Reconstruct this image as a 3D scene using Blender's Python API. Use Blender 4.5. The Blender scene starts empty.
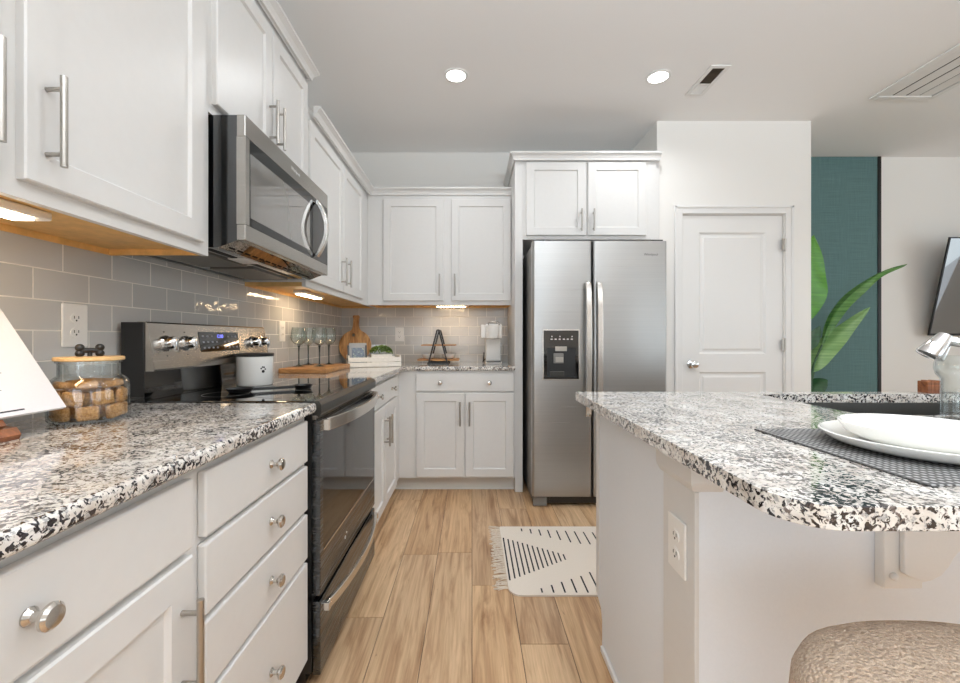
import bpy, bmesh, math, random
from mathutils import Vector, Matrix
random.seed(7)
SC = bpy.context.scene
COL = SC.collection

# ------------------------------------------------------------------ camera, world, lights, exposure
CX, H = 1.138, 1.1186
cam_data = bpy.data.cameras.new('camera')
cam_data.sensor_width = 36.0
cam_data.lens = 420.0 / 960.0 * 36.0
cam_data.shift_x = 8.0 / 960.0
cam_data.shift_y = -3.5 / 960.0
cam_data.clip_start = 0.02
cam = bpy.data.objects.new('camera', cam_data)
cam.location = (CX, 0, H)
cam.rotation_euler = (math.pi / 2, 0, 0)
COL.objects.link(cam)
SC.camera = cam

world = bpy.data.worlds.new('sky')
SC.world = world
world.use_nodes = True
bg = world.node_tree.nodes['Background']
bg.inputs[0].default_value = (0.86, 0.93, 1.0, 1)
bg.inputs[1].default_value = 1.5


def area_light(name, loc, direction, sx, sy, power, color=(1, 1, 1), shape='RECTANGLE', parent=None):
    ld = bpy.data.lights.new(name, 'AREA')
    ld.shape = shape
    ld.size = sx
    ld.size_y = sy
    ld.energy = power
    ld.color = color
    o = bpy.data.objects.new(name, ld)
    o.location = loc
    o.rotation_euler = Vector(direction).to_track_quat('-Z', 'Y').to_euler()
    COL.objects.link(o)
    if parent:
        o.parent = parent
    return o


# daylight entering through the windows of the living room behind and beside the camera
for wx, ww in ((1.25, 1.9), (5.67, 1.5)):
    area_light('window_daylight', (wx, -4.25, 1.45), (0, 1, 1.1), ww, 1.9, 11 * ww, (0.78, 0.90, 1.0))
for wy in (-2.0, 1.3):
    area_light('window_daylight', (6.62, wy, 1.45), (-1, 0, 0.9), 1.9, 1.9, 15, (0.78, 0.94, 1.0))

# added fill light aimed at the ceiling; its unseen lamp body is built below
area_light('uplighter_glow', (1.9, -0.9, 1.90), (0.0, 0.20, 1), 0.46, 0.46, 185, (0.80, 0.905, 1.0), 'DISK')

area_light('window_daylight', (0.05, -2.4, 1.45), (1, 0.35, 0.35), 1.9, 1.9, 34, (0.78, 0.90, 1.0))  # unseen left window light, added to brighten the island end panel

SC.view_settings.view_transform = 'Standard'
SC.view_settings.look = 'None'
SC.view_settings.exposure = -0.05
SC.view_settings.gamma = 1.0
SC.view_settings.use_curve_mapping = False
SC.cycles.max_bounces = 10
SC.cycles.diffuse_bounces = 6
SC.cycles.glossy_bounces = 5
SC.cycles.transmission_bounces = 10
SC.cycles.transparent_max_bounces = 32
SC.cycles.caustics_reflective = False
SC.cycles.caustics_refractive = False
SC.cycles.sample_clamp_indirect = 4.0

# ------------------------------------------------------------------ materials


def lin(r, g, b):
    f = lambda c: ((c / 255.0) / 12.92) if c / 255.0 <= 0.04045 else (((c / 255.0) + 0.055) / 1.055) ** 2.4
    return (f(r), f(g), f(b), 1)


class NT:
    def __init__(s, name):
        s.m = bpy.data.materials.new(name)
        s.m.use_nodes = True
        s.t = s.m.node_tree
        s.b = s.t.nodes['Principled BSDF']
        s.pos = None

    def n(s, typ, **kw):
        nd = s.t.nodes.new(typ)
        for k, v in kw.items():
            setattr(nd, k, v)
        return nd

    def link(s, a, b):
        s.t.links.new(a, b)

    def coord(s, scale=(1, 1, 1), kind='Object'):
        tc = s.n('ShaderNodeTexCoord')
        mp = s.n('ShaderNodeMapping')
        mp.inputs['Scale'].default_value = scale
        s.link(tc.outputs[kind], mp.inputs['Vector'])
        return mp.outputs['Vector']

    def noise(s, vec, scale, detail=3, rough=0.5, dist=0.0):
        nd = s.n('ShaderNodeTexNoise')
        nd.inputs['Scale'].default_value = scale
        nd.inputs['Detail'].default_value = detail
        nd.inputs['Roughness'].default_value = rough
        nd.inputs['Distortion'].default_value = dist
        s.link(vec, nd.inputs['Vector'])
        return nd.outputs['Fac']

    def ramp(s, fac, stops):
        r = s.n('ShaderNodeValToRGB')
        el = r.color_ramp.elements
        el[0].position, el[0].color = stops[0]
        el[1].position, el[1].color = stops[-1]
        for p, c in stops[1:-1]:
            e = el.new(p)
            e.color = c
        s.link(fac, r.inputs['Fac'])
        return r.outputs['Color']

    def mix(s, fac, a, b, blend='MIX'):
        m = s.n('ShaderNodeMix', data_type='RGBA', blend_type=blend)
        for sock, v in ((m.inputs['Factor'], fac), (m.inputs['A'], a), (m.inputs['B'], b)):
            pass
        ins = [i for i in m.inputs if i.enabled]
        for i, v in zip(ins, (fac, a, b)):
            if isinstance(v, (int, float, tuple)):
                i.default_value = v
            else:
                s.link(v, i)
        return [o for o in m.outputs if o.enabled][0]

    def math(s, op, a, b=0.0):
        m = s.n('ShaderNodeMath', operation=op)
        for i, v in zip(m.inputs, (a, b)):
            if isinstance(v, (int, float)):
                i.default_value = v
            else:
                s.link(v, i)
        return m.outputs[0]

    def bump(s, h, strength=0.3, dist=0.002):
        b = s.n('ShaderNodeBump')
        b.inputs['Strength'].default_value = strength
        b.inputs['Distance'].default_value = dist
        s.link(h, b.inputs['Height'])
        s.link(b.outputs['Normal'], s.b.inputs['Normal'])


def setp(b, **kw):
    names = {'color': 'Base Color', 'rough': 'Roughness', 'metal': 'Metallic', 'trans': 'Transmission Weight',
             'ior': 'IOR', 'coat': 'Coat Weight', 'coatr': 'Coat Roughness', 'spec': 'Specular IOR Level',
             'aniso': 'Anisotropic', 'sheen': 'Sheen Weight'}
    for k, v in kw.items():
        b.inputs[names[k]].default_value = v


def plain(name, color, rough=0.5, metal=0.0, bump=0.0, bscale=200, var=0.03, **kw):
    """Procedural paint, plastic, metal...: a faint noise varies tone and surface."""
    t = NT(name)
    v = t.coord()
    n = t.noise(v, bscale, 3)
    c = color
    dark = tuple(max(0, x * (1 - var)) for x in c[:3]) + (1,)
    lite = tuple(min(1, x * (1 + var)) for x in c[:3]) + (1,)
    t.link(t.ramp(n, [(0.3, dark), (0.7, lite)]), t.b.inputs['Base Color'])
    setp(t.b, rough=rough, metal=metal, **kw)
    if bump:
        t.bump(n, bump, 0.001)
    return t.m


M = {}
M['wall'] = plain('wall_paint', lin(236, 234, 230), 0.85, bump=0.15, bscale=350, var=0.01)
M['ceiling'] = plain('ceiling_paint', lin(242, 241, 240), 0.9, bump=0.2, bscale=300, var=0.01)
M['trim'] = plain('trim_paint', lin(230, 229, 227), 0.4, var=0.008)
M['cab'] = plain('cabinet_paint', lin(219, 218, 216), 0.36, var=0.008, bscale=40)
M['island'] = plain('island_paint', lin(232, 236, 241), 0.6, var=0.01)  # cool cast put into this white to offset warm floor bounce
M['toe'] = plain('toe_kick_paint', lin(214, 211, 205), 0.5)
M['maple'] = plain('maple_ply', lin(222, 178, 112), 0.5, bscale=30, var=0.12)
M['chrome'] = plain('satin_nickel', lin(205, 200, 193), 0.16, 1.0)
M['nickel'] = plain('brushed_nickel', lin(178, 173, 166), 0.3, 1.0)
M['mirror_chrome'] = plain('polished_chrome', lin(225, 225, 225), 0.06, 1.0)
M['black'] = plain('black_plastic', lin(22, 22, 22), 0.35)
M['black_gloss'] = plain('black_gloss', lin(8, 9, 10), 0.05, coat=1.0, coatr=0.03, var=0.01)
M['black_metal'] = plain('black_metal', lin(20, 19, 18), 0.45)
M['dark_grey'] = plain('dark_grey_metal', lin(70, 69, 66), 0.35, 0.8)
M['grey_plastic'] = plain('grey_plastic', lin(120, 118, 114), 0.45)
M['white_plastic'] = plain('white_plastic', lin(238, 236, 232), 0.3, var=0.01)
M['white_wood'] = plain('white_washed_wood', lin(236, 230, 220), 0.6, bscale=60, var=0.06)
M['ceramic'] = plain('white_ceramic', lin(243, 242, 238), 0.08, coat=0.6, coatr=0.04, var=0.01)
M['paper'] = plain('paper', lin(226, 226, 232), 0.7, var=0.01)
M['ink'] = plain('grey_ink', lin(140, 140, 146), 0.8)
M['ink_dark'] = plain('dark_ink', lin(50, 50, 56), 0.8)
M['slot'] = plain('dark_slot', lin(30, 28, 26), 0.8)
M['soil'] = plain('soil', lin(60, 45, 32), 0.95, bump=0.8, bscale=90)
M['frame_grey'] = plain('grey_photo_frame', lin(150, 148, 145), 0.45)
M['pot_grey'] = plain('matte_planter', lin(205, 202, 195), 0.6)
M['steel_sink'] = plain('sink_steel', lin(150, 149, 146), 0.33, 1.0)
M['white_mark'] = plain('white_mark', lin(225, 225, 225), 0.5)
M['logo_dark'] = plain('logo_dark', lin(70, 68, 66), 0.4)


def emis(name, color, strength):
    t = NT(name)
    setp(t.b, color=(0.8, 0.8, 0.8, 1))
    t.b.inputs['Emission Color'].default_value = color
    t.b.inputs['Emission Strength'].default_value = strength
    return t.m


M['lamp_lens'] = emis('lamp_lens', (1, 0.97, 0.92, 1), 14)
M['strip_lens'] = emis('strip_lens', (1, 0.74, 0.46, 1), 28)
M['blue_led'] = emis('blue_display', (0.05, 0.08, 1.0, 1), 1.5)


def steel(name, col, rough=0.27, axis='x', streak=0.35):
    t = NT(name)
    sc = {'x': (1.2, 40, 300), 'y': (40, 1.2, 300), 'z': (300, 300, 1.2)}[axis]
    v = t.coord(sc)
    n = t.noise(v, 1.0, 4)
    r = t.n('ShaderNodeMapRange')
    r.inputs['To Min'].default_value = rough * (1 - streak)
    r.inputs['To Max'].default_value = rough * (1 + streak)
    t.link(n, r.inputs['Value'])
    t.link(r.outputs[0], t.b.inputs['Roughness'])
    d = tuple(x * 0.93 for x in col[:3]) + (1,)
    t.link(t.ramp(n, [(0.3, d), (0.7, col)]), t.b.inputs['Base Color'])
    setp(t.b, metal=1.0)
    t.bump(n, 0.05, 0.0006)
    return t.m


M['steel'] = steel('stainless_steel', lin(176, 175, 173), 0.33, 'x')
M['steel_y'] = steel('stainless_steel_panel', lin(196, 190, 182), 0.24, 'y')
M['steel_dark'] = steel('dark_stainless_panel', lin(98, 101, 104), 0.26, 'y')
M['steel_mid'] = steel('mid_stainless_panel', lin(176, 172, 166), 0.24, 'y')
M['steel_bar'] = steel('stainless_bar', lin(228, 225, 220), 0.22, 'z')


def glass(name, tint=(1, 1, 1, 1), refl=1.0):
    """thin-walled glass: see-through body with Fresnel reflections"""
    t = NT(name)
    t.t.nodes.remove(t.b)
    n = t.noise(t.coord(), 3, 1)
    d = tuple(x * 0.985 for x in tint[:3]) + (1,)
    tr = t.n('ShaderNodeBsdfTransparent')
    body = t.ramp(n, [(0.3, d), (0.7, tint)])
    gl = t.n('ShaderNodeBsdfGlossy')
    gl.inputs['Roughness'].default_value = 0.03
    lw = t.n('ShaderNodeLayerWeight')
    lw.inputs['Blend'].default_value = 0.5
    fr = t.math('ADD', t.math('MULTIPLY', t.math('POWER', lw.outputs['Facing'], 3.0), 0.75), 0.06)
    mx = t.n('ShaderNodeMixShader')
    edge = t.math('POWER', lw.outputs['Facing'], 5.0)
    t.link(t.mix(edge, body, tuple(x * 0.35 for x in tint[:3]) + (1,)), tr.inputs['Color'])
    t.link(t.math('MULTIPLY', fr, refl), mx.inputs[0])
    t.link(tr.outputs[0], mx.inputs[1])
    t.link(gl.outputs[0], mx.inputs[2])
    t.link(mx.outputs[0], t.t.nodes['Material Output'].inputs['Surface'])
    return t.m


M['glass'] = glass('clear_glass', (0.965, 0.98, 0.975, 1))
M['smoke_glass'] = glass('smoked_glass', (0.935, 0.965, 0.96, 1))
M['stem_glass'] = glass('smoked_glass_stem', (0.30, 0.36, 0.36, 1))


def dark_glass(name, c, rough=0.04, ior=1.5):
    t = NT(name)
    n = t.noise(t.coord(), 8, 2)
    t.link(t.ramp(n, [(0.3, c), (0.7, tuple(x * 1.05 for x in c[:3]) + (1,))]), t.b.inputs['Base Color'])
    setp(t.b, rough=rough, coat=1.0, coatr=0.02, spec=0.5)
    t.b.inputs['Coat IOR'].default_value = ior
    return t.m


M['oven_glass'] = dark_glass('oven_glass', lin(12, 12, 12), 0.05, 1.2)
M['oven_glass'].node_tree.nodes['Principled BSDF'].inputs['Coat Weight'].default_value = 0.0
M['micro_glass'] = dark_glass('microwave_glass', lin(110, 107, 103), 0.05, 1.9)
M['screen'] = dark_glass('tv_screen', lin(60, 60, 60), 0.10, 2.6)


def granite():
    t = NT('granite')
    v = t.coord(kind='Object')
    big = t.noise(v, 16, 3, 0.6)
    warp = t.noise(v, 30, 2, 0.5)
    g1 = t.noise(v, 105, 5, 0.62, 0.4)
    g2 = t.noise(v, 130, 3, 0.55, 0.8)
    base = t.ramp(t.noise(v, 22, 4, 0.6), [(0.32, lin(200, 190, 180)), (0.5, lin(226, 221, 214)), (0.66, lin(240, 238, 235))])
    grey = t.ramp(g1, [(0.54, (0, 0, 0, 1)), (0.61, (1, 1, 1, 1))])
    c = t.mix(grey, base, lin(166, 164, 161))
    # black mica flecks, denser in veins
    s = t.math('ADD', g2, t.math('MULTIPLY', t.math('SUBTRACT', big, 0.5), 0.40))
    blk = t.ramp(s, [(0.522, (0, 0, 0, 1)), (0.56, (1, 1, 1, 1))])
    c = t.mix(blk, c, lin(38, 34, 36))
    s2 = t.math('ADD', t.noise(v, 85, 5, 0.7, 0.5), t.math('MULTIPLY', t.math('SUBTRACT', warp, 0.5), 0.2))
    br = t.ramp(s2, [(0.60, (0, 0, 0, 1)), (0.64, (1, 1, 1, 1))])
    c = t.mix(br, c, lin(110, 98, 92))
    t.link(c, t.b.inputs['Base Color'])
    setp(t.b, rough=0.10, coat=0.5, coatr=0.05)
    return t.m


M['granite'] = granite()


def tile(name, swap):
    """Glossy 3x6 subway tile; swap picks the wall's horizontal axis."""
    t = NT(name)
    tc = t.n('ShaderNodeNewGeometry')
    sep = t.n('ShaderNodeSeparateXYZ')
    t.link(tc.outputs['Position'], sep.inputs[0])
    cmb = t.n('ShaderNodeCombineXYZ')
    t.link(t.math('ADD', sep.outputs[swap], 10 * 0.158 * 1.0 - (1.159 - 0.0) % 0.158 if swap == 'Y' else 1.58), cmb.inputs[0])
    t.link(t.math('SUBTRACT', sep.outputs['Z'], 0.896), cmb.inputs[1])
    br = t.n('ShaderNodeTexBrick')
    br.offset = 0.5
    br.inputs['Scale'].default_value = 1.0
    br.inputs['Brick Width'].default_value = 0.158
    br.inputs['Row Height'].default_value = 0.081
    br.inputs['Mortar Size'].default_value = 0.0022
    br.inputs['Mortar Smooth'].default_value = 0.3
    br.inputs['Bias'].default_value = 0.0
    br.inputs['Color1'].default_value = lin(186, 186, 184)
    br.inputs['Color2'].default_value = lin(199, 198, 196)
    br.inputs['Mortar'].default_value = lin(232, 229, 222)
    t.link(cmb.outputs[0], br.inputs['Vector'])
    t.link(br.outputs['Color'], t.b.inputs['Base Color'])
    r = t.n('ShaderNodeMapRange')
    r.inputs['To Min'].default_value = 0.07
    r.inputs['To Max'].default_value = 0.7
    t.link(br.outputs['Fac'], r.inputs['Value'])
    t.link(r.outputs[0], t.b.inputs['Roughness'])
    w = t.noise(cmb.outputs[0], 14, 2)
    h = t.math('ADD', t.math('MULTIPLY', t.math('SUBTRACT', 1.0, br.outputs['Fac']), 0.5), t.math('MULTIPLY', w, 0.9))
    t.bump(h, 0.5, 0.004)
    return t.m


M['tile_left'] = tile('subway_tile_side', 'Y')
M['tile_back'] = tile('subway_tile_back', 'X')


def floor_mat():
    t = NT('oak_planks')
    at = t.n('ShaderNodeAttribute', attribute_name='plank')
    tc = t.n('ShaderNodeTexCoord')
    off = t.n('ShaderNodeVectorMath', operation='MULTIPLY')
    off.inputs[1].default_value = (40, 40, 40)
    t.link(at.outputs['Color'], off.inputs[0])
    add = t.n('ShaderNodeVectorMath', operation='ADD')
    t.link(tc.outputs['Object'], add.inputs[0])
    t.link(off.outputs[0], add.inputs[1])
    mp = t.n('ShaderNodeMapping')
    mp.inputs['Scale'].default_value = (9, 0.9, 1)
    t.link(add.outputs[0], mp.inputs['Vector'])
    v = mp.outputs['Vector']
    sep = t.n('ShaderNodeSeparateColor')
    t.link(at.outputs['Color'], sep.inputs[0])
    base = t.ramp(sep.outputs[0], [(0.0, lin(196, 156, 116)), (0.35, lin(220, 184, 144)), (0.7, lin(234, 202, 164)), (1.0, lin(208, 176, 142))])
    g = t.noise(v, 1.6, 5, 0.6, 1.6)
    gm = t.ramp(g, [(0.30, lin(168, 140, 112)), (0.5, lin(232, 226, 218)), (0.72, lin(255, 255, 252))])
    c = t.mix(0.85, base, gm, 'MULTIPLY')
    mp2 = t.n('ShaderNodeMapping')
    mp2.inputs['Scale'].default_value = (110, 3.2, 1)
    t.link(add.outputs[0], mp2.inputs['Vector'])
    fine = t.noise(mp2.outputs['Vector'], 1.0, 3, 0.6)
    c = t.mix(0.5, c, t.ramp(fine, [(0.3, lin(190, 174, 156)), (0.6, (1, 1, 1, 1))]), 'MULTIPLY')
    mp3 = t.n('ShaderNodeMapping')
    mp3.inputs['Scale'].default_value = (20, 2.6, 1)
    t.link(add.outputs[0], mp3.inputs['Vector'])
    crack = t.noise(mp3.outputs['Vector'], 1.3, 4, 0.7, 2.2)
    cf = t.ramp(crack, [(0.67, (0, 0, 0, 1)), (0.73, (0.8, 0.8, 0.8, 1))])
    c = t.mix(cf, c, lin(112, 82, 60))
    t.link(c, t.b.inputs['Base Color'])
    setp(t.b, rough=0.38)
    t.bump(fine, 0.08, 0.001)
    return t.m


M['floor'] = floor_mat()
M['floor_gap'] = plain('plank_gap', lin(70, 50, 36), 0.8)


def wood(name, c1, c2, scale=(2, 30, 30), rough=0.45):
    t = NT(name)
    v = t.coord(scale)
    n = t.noise(v, 1.5, 4, 0.6, 1.2)
    t.link(t.ramp(n, [(0.3, c1), (0.7, c2)]), t.b.inputs['Base Color'])
    setp(t.b, rough=rough)
    t.bump(n, 0.1, 0.001)
    return t.m


M['walnut'] = wood('dark_walnut', lin(84, 44, 24), lin(150, 92, 54))
M['acacia'] = wood('acacia', lin(118, 70, 32), lin(198, 146, 86), (5, 28, 28))
M['board'] = wood('striped_board', lin(146, 86, 40), lin(226, 178, 118), (22, 22, 2))
M['bamboo'] = wood('bamboo', lin(205, 162, 104), lin(228, 192, 138), (30, 3, 30))
M['leg_wood'] = wood('stool_wood', lin(120, 84, 54), lin(160, 118, 80), (40, 40, 3))


def biscuit():
    t = NT('biscuit')
    v = t.coord()
    n = t.noise(v, 160, 4, 0.7)
    t.link(t.ramp(n, [(0.3, lin(150, 100, 52)), (0.55, lin(198, 146, 86)), (0.75, lin(222, 178, 120))]), t.b.inputs['Base Color'])
    setp(t.b, rough=0.9)
    t.bump(n, 0.9, 0.002)
    return t.m


M['biscuit'] = biscuit()


def boucle():
    t = NT('boucle')
    v = t.coord()
    vo = t.n('ShaderNodeTexVoronoi')
    vo.inputs['Scale'].default_value = 190
    t.link(v, vo.inputs['Vector'])
    n = t.noise(v, 120, 4, 0.7, 1.0)
    h = t.math('SUBTRACT', n, vo.outputs['Distance'])
    t.link(t.ramp(n, [(0.3, lin(176, 150, 126)), (0.7, lin(216, 194, 172))]), t.b.inputs['Base Color'])
    setp(t.b, rough=0.95, sheen=0.1)
    t.bump(h, 0.9, 0.006)
    return t.m


M['boucle'] = boucle()


def woven(name, c1, c2, sc, axis=(1, 1, 1), bump=0.5):
    t = NT(name)
    v = t.coord(axis)
    w = t.n('ShaderNodeTexWave')
    w.inputs['Scale'].default_value = sc
    w.inputs['Distortion'].default_value = 0.4
    t.link(v, w.inputs['Vector'])
    w2 = t.n('ShaderNodeTexWave', bands_direction='Y')
    w2.inputs['Scale'].default_value = sc
    w2.inputs['Distortion'].default_value = 0.4
    t.link(v, w2.inputs['Vector'])
    h = t.math('MULTIPLY', w.outputs['Fac'], w2.outputs['Fac'])
    t.link(t.ramp(h, [(0.1, c1), (0.7, c2)]), t.b.inputs['Base Color'])
    setp(t.b, rough=0.8)
    t.bump(h, bump, 0.002)
    return t.m


M['placemat'] = woven('grey_woven_vinyl', lin(66, 65, 64), lin(160, 158, 156), 28)
M['rug'] = woven('cream_cotton', lin(222, 210, 196), lin(242, 232, 220), 60, bump=0.3)
M['rug_line'] = plain('black_yarn', lin(38, 36, 38), 0.95, bump=0.5)
M['fringe'] = plain('cream_yarn', lin(224, 211, 194), 0.95)


def teal():
    t = NT('teal_grasscloth')
    n = t.noise(t.coord((4, 4, 260)), 1.0, 4, 0.6)
    n2 = t.noise(t.coord((300, 300, 6)), 1.0, 2, 0.6)
    n3 = t.math('ADD', t.math('MULTIPLY', n, 0.6), t.math('MULTIPLY', n2, 0.4))
    t.link(t.ramp(n3, [(0.3, lin(74, 104, 105)), (0.7, lin(102, 134, 134))]), t.b.inputs['Base Color'])
    setp(t.b, rough=0.75)
    t.bump(n3, 0.2, 0.001)
    return t.m


M['teal'] = teal()


def leafm(name, c1, c2):
    t = NT(name)
    n = t.noise(t.coord((3, 3, 60)), 1.0, 3)
    t.link(t.ramp(n, [(0.3, c1), (0.7, c2)]), t.b.inputs['Base Color'])
    setp(t.b, rough=0.35)
    t.bump(n, 0.3, 0.002)
    return t.m


M['leaf'] = leafm('green_leaf', lin(62, 128, 22), lin(96, 160, 44))
M['leaf_pale'] = leafm('pale_leaf', lin(98, 142, 76), lin(148, 184, 120))
M['leaf_dark'] = leafm('dark_leaf', lin(28, 66, 36), lin(48, 92, 50))
M['leaf_mid'] = leafm('mid_green_leaf', lin(50, 100, 36), lin(112, 156, 84))
M['moss'] = leafm('moss_green', lin(40, 66, 16), lin(112, 136, 48))


def picture():
    t = NT('printed_photo')
    v = t.coord()
    n = t.noise(v, 60, 5, 0.7)
    t.link(t.ramp(n, [(0.35, lin(16, 18, 22)), (0.52, lin(48, 66, 92)), (0.60, lin(110, 120, 90)), (0.7, lin(225, 225, 225))]), t.b.inputs['Base Color'])
    setp(t.b, rough=0.3)
    return t.m


M['picture'] = picture()
# ------------------------------------------------------------------ geometry helpers
T_ID = Matrix.Identity(4)
T_LEFT = Matrix(((0, 1, 0, 0), (1, 0, 0, 0), (0, 0, 1, 0), (0, 0, 0, 1)))      # (along, out, z) for the left run


def T_back(y0):      # out of a wall plane at y0 towards the camera
    return Matrix(((1, 0, 0, 0), (0, -1, 0, y0), (0, 0, 1, 0), (0, 0, 0, 1)))


def T_far(y0):
    return Matrix(((1, 0, 0, 0), (0, 1, 0, y0), (0, 0, 1, 0), (0, 0, 0, 1)))


def world_origin(o):
    v = Vector((0, 0, 0))
    while o:
        v += o.location
        o = o.parent
    return v


class MB:
    def __init__(s, T=T_ID):
        s.bm = bmesh.new()
        s.T = T
        s.mi = 0

    def _mark(s, fs):
        for f in fs:
            f.material_index = s.mi

    def box(s, x0, x1, y0, y1, z0, z1, b=0.0, seg=2, rot=None, pivot=None):
        before = set(s.bm.faces)
        m = Matrix.Translation(((x0 + x1) / 2, (y0 + y1) / 2, (z0 + z1) / 2)) @ Matrix.Diagonal((abs(x1 - x0), abs(y1 - y0), abs(z1 - z0), 1))
        if rot is not None:
            p = Vector(pivot) if pivot is not None else Vector(((x0 + x1) / 2, (y0 + y1) / 2, (z0 + z1) / 2))
            m = Matrix.Translation(p) @ rot @ Matrix.Translation(-p) @ m
        r = bmesh.ops.create_cube(s.bm, size=1.0, matrix=m)
        if b > 0:
            es = list({e for v in r['verts'] for e in v.link_edges})
            bmesh.ops.bevel(s.bm, geom=es, offset=b, segments=seg, profile=0.5, affect='EDGES', clamp_overlap=True)
        s._mark([f for f in s.bm.faces if f not in before])
        return s

    def cyl(s, p0, p1, r0, r1=None, n=20, caps=True):
        if r1 is None:
            r1 = r0
        p0, p1 = Vector(p0), Vector(p1)
        d = p1 - p0
        q = d.to_track_quat('Z', 'Y').to_matrix()
        a = [s.bm.verts.new(p0 + q @ Vector((r0 * math.cos(t), r0 * math.sin(t), 0))) for t in [2 * math.pi * i / n for i in range(n)]]
        b = [s.bm.verts.new(p1 + q @ Vector((r1 * math.cos(t), r1 * math.sin(t), 0))) for t in [2 * math.pi * i / n for i in range(n)]]
        fs = [s.bm.faces.new((a[i], a[(i + 1) % n], b[(i + 1) % n], b[i])) for i in range(n)]
        if caps:
            fs += [s.bm.faces.new(a[::-1]), s.bm.faces.new(b)]
        s._mark(fs)
        return s

    def lathe(s, prof, c=(0, 0, 0), axis=(0, 0, 1), n=32, closed=False):
        """prof: (radius, height) pairs spun about axis through c; radius 0 closes the end."""
        c = Vector(c)
        q = Vector(axis).to_track_quat('Z', 'Y').to_matrix()
        rings = []
        for r, h in prof:
            if r < 1e-6:
                rings.append([s.bm.verts.new(c + q @ Vector((0, 0, h)))])
            else:
                rings.append([s.bm.verts.new(c + q @ Vector((r * math.cos(2 * math.pi * i / n), r * math.sin(2 * math.pi * i / n), h))) for i in range(n)])
        fs = []
        pairs = list(zip(rings, rings[1:])) + ([(rings[-1], rings[0])] if closed else [])
        for A, B in pairs:
            for i in range(n):
                j = (i + 1) % n
                if len(A) == 1 and len(B) == 1:
                    continue
                if len(A) == 1:
                    fs.append(s.bm.faces.new((A[0], B[j], B[i])))
                elif len(B) == 1:
                    fs.append(s.bm.faces.new((A[i], A[j], B[0])))
                else:
                    fs.append(s.bm.faces.new((A[i], A[j], B[j], B[i])))
        s._mark(fs)
        return s

    def tube(s, pts, r, n=10, flat=None, caps=True):
        """round (or flattened: flat=(ru, rv)) bar through pts; r may be a list."""
        pts = [Vector(p) for p in pts]
        rings = []
        up = Vector((0, 0, 1))
        for i, p in enumerate(pts):
            d = (pts[min(i + 1, len(pts) - 1)] - pts[max(i - 1, 0)]).normalized()
            if abs(d.dot(up)) > 0.95 and i == 0:
                up = Vector((0, 1, 0))
            side = d.cross(up).normalized()
            u2 = side.cross(d).normalized()
            rr = r[i] if isinstance(r, (list, tuple)) else r
            ru, rv = flat if flat else (rr, rr)
            rings.append([s.bm.verts.new(p + side * ru * math.cos(2 * math.pi * k / n) + u2 * rv * math.sin(2 * math.pi * k / n)) for k in range(n)])
        fs = []
        for A, B in zip(rings, rings[1:]):
            for k in range(n):
                j = (k + 1) % n
                fs.append(s.bm.faces.new((A[k], A[j], B[j], B[k])))
        if caps:
            fs += [s.bm.faces.new(rings[0][::-1]), s.bm.faces.new(rings[-1])]
        s._mark(fs)
        return s

    def strip(s, pts, w, h, up=(0, 0, 1)):
        """rectangular bar (w across, h along up) swept through pts."""
        pts = [Vector(p) for p in pts]
        up = Vector(up).normalized()
        rings = []
        for i, p in enumerate(pts):
            d = (pts[min(i + 1, len(pts) - 1)] - pts[max(i - 1, 0)]).normalized()
            side = d.cross(up).normalized()
            rings.append([s.bm.verts.new(p + side * a * w / 2 + up * b * h / 2) for a, b in ((-1, -1), (1, -1), (1, 1), (-1, 1))])
        fs = []
        for A, B in zip(rings, rings[1:]):
            for k in range(4):
                j = (k + 1) % 4
                fs.append(s.bm.faces.new((A[k], A[j], B[j], B[k])))
        fs += [s.bm.faces.new(rings[0][::-1]), s.bm.faces.new(rings[-1])]
        s._mark(fs)
        return s

    def prism(s, poly, axis, a0, a1):
        """poly of 2-D points extruded along axis ('x': (y,z), 'y': (x,z), 'z': (x,y))."""
        f = {'x': lambda p, a: (a, p[0], p[1]), 'y': lambda p, a: (p[0], a, p[1]), 'z': lambda p, a: (p[0], p[1], a)}[axis]
        A = [s.bm.verts.new(f(p, a0)) for p in poly]
        B = [s.bm.verts.new(f(p, a1)) for p in poly]
        n = len(poly)
        fs = [s.bm.faces.new((A[i], A[(i + 1) % n], B[(i + 1) % n], B[i])) for i in range(n)]
        fs += [s.bm.faces.new(A[::-1]), s.bm.faces.new(B)]
        s._mark(fs)
        return s

    def plate(s, outer, holes, z0, z1):
        """flat slab with holes."""
        es = []
        for loop in [outer] + holes:
            vs = [s.bm.verts.new((p[0], p[1], z0)) for p in loop]
            es += [s.bm.edges.new((vs[i], vs[(i + 1) % len(vs)])) for i in range(len(vs))]
        r = bmesh.ops.triangle_fill(s.bm, edges=es, use_beauty=True)
        fs = [g for g in r['geom'] if isinstance(g, bmesh.types.BMFace)]
        e = bmesh.ops.extrude_face_region(s.bm, geom=fs)
        vs = [g for g in e['geom'] if isinstance(g, bmesh.types.BMVert)]
        bmesh.ops.translate(s.bm, verts=vs, vec=(0, 0, z1 - z0))
        return s

    def sphere(s, c, r, sc=(1, 1, 1), n=16, rot=None):
        before = set(s.bm.faces)
        m = Matrix.Translation(c) @ (rot or Matrix.Identity(4)) @ Matrix.Diagonal((sc[0], sc[1], sc[2], 1))
        bmesh.ops.create_uvsphere(s.bm, u_segments=n, v_segments=max(6, n // 2), radius=r, matrix=m)
        s._mark([f for f in s.bm.faces if f not in before])
        return s

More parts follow.
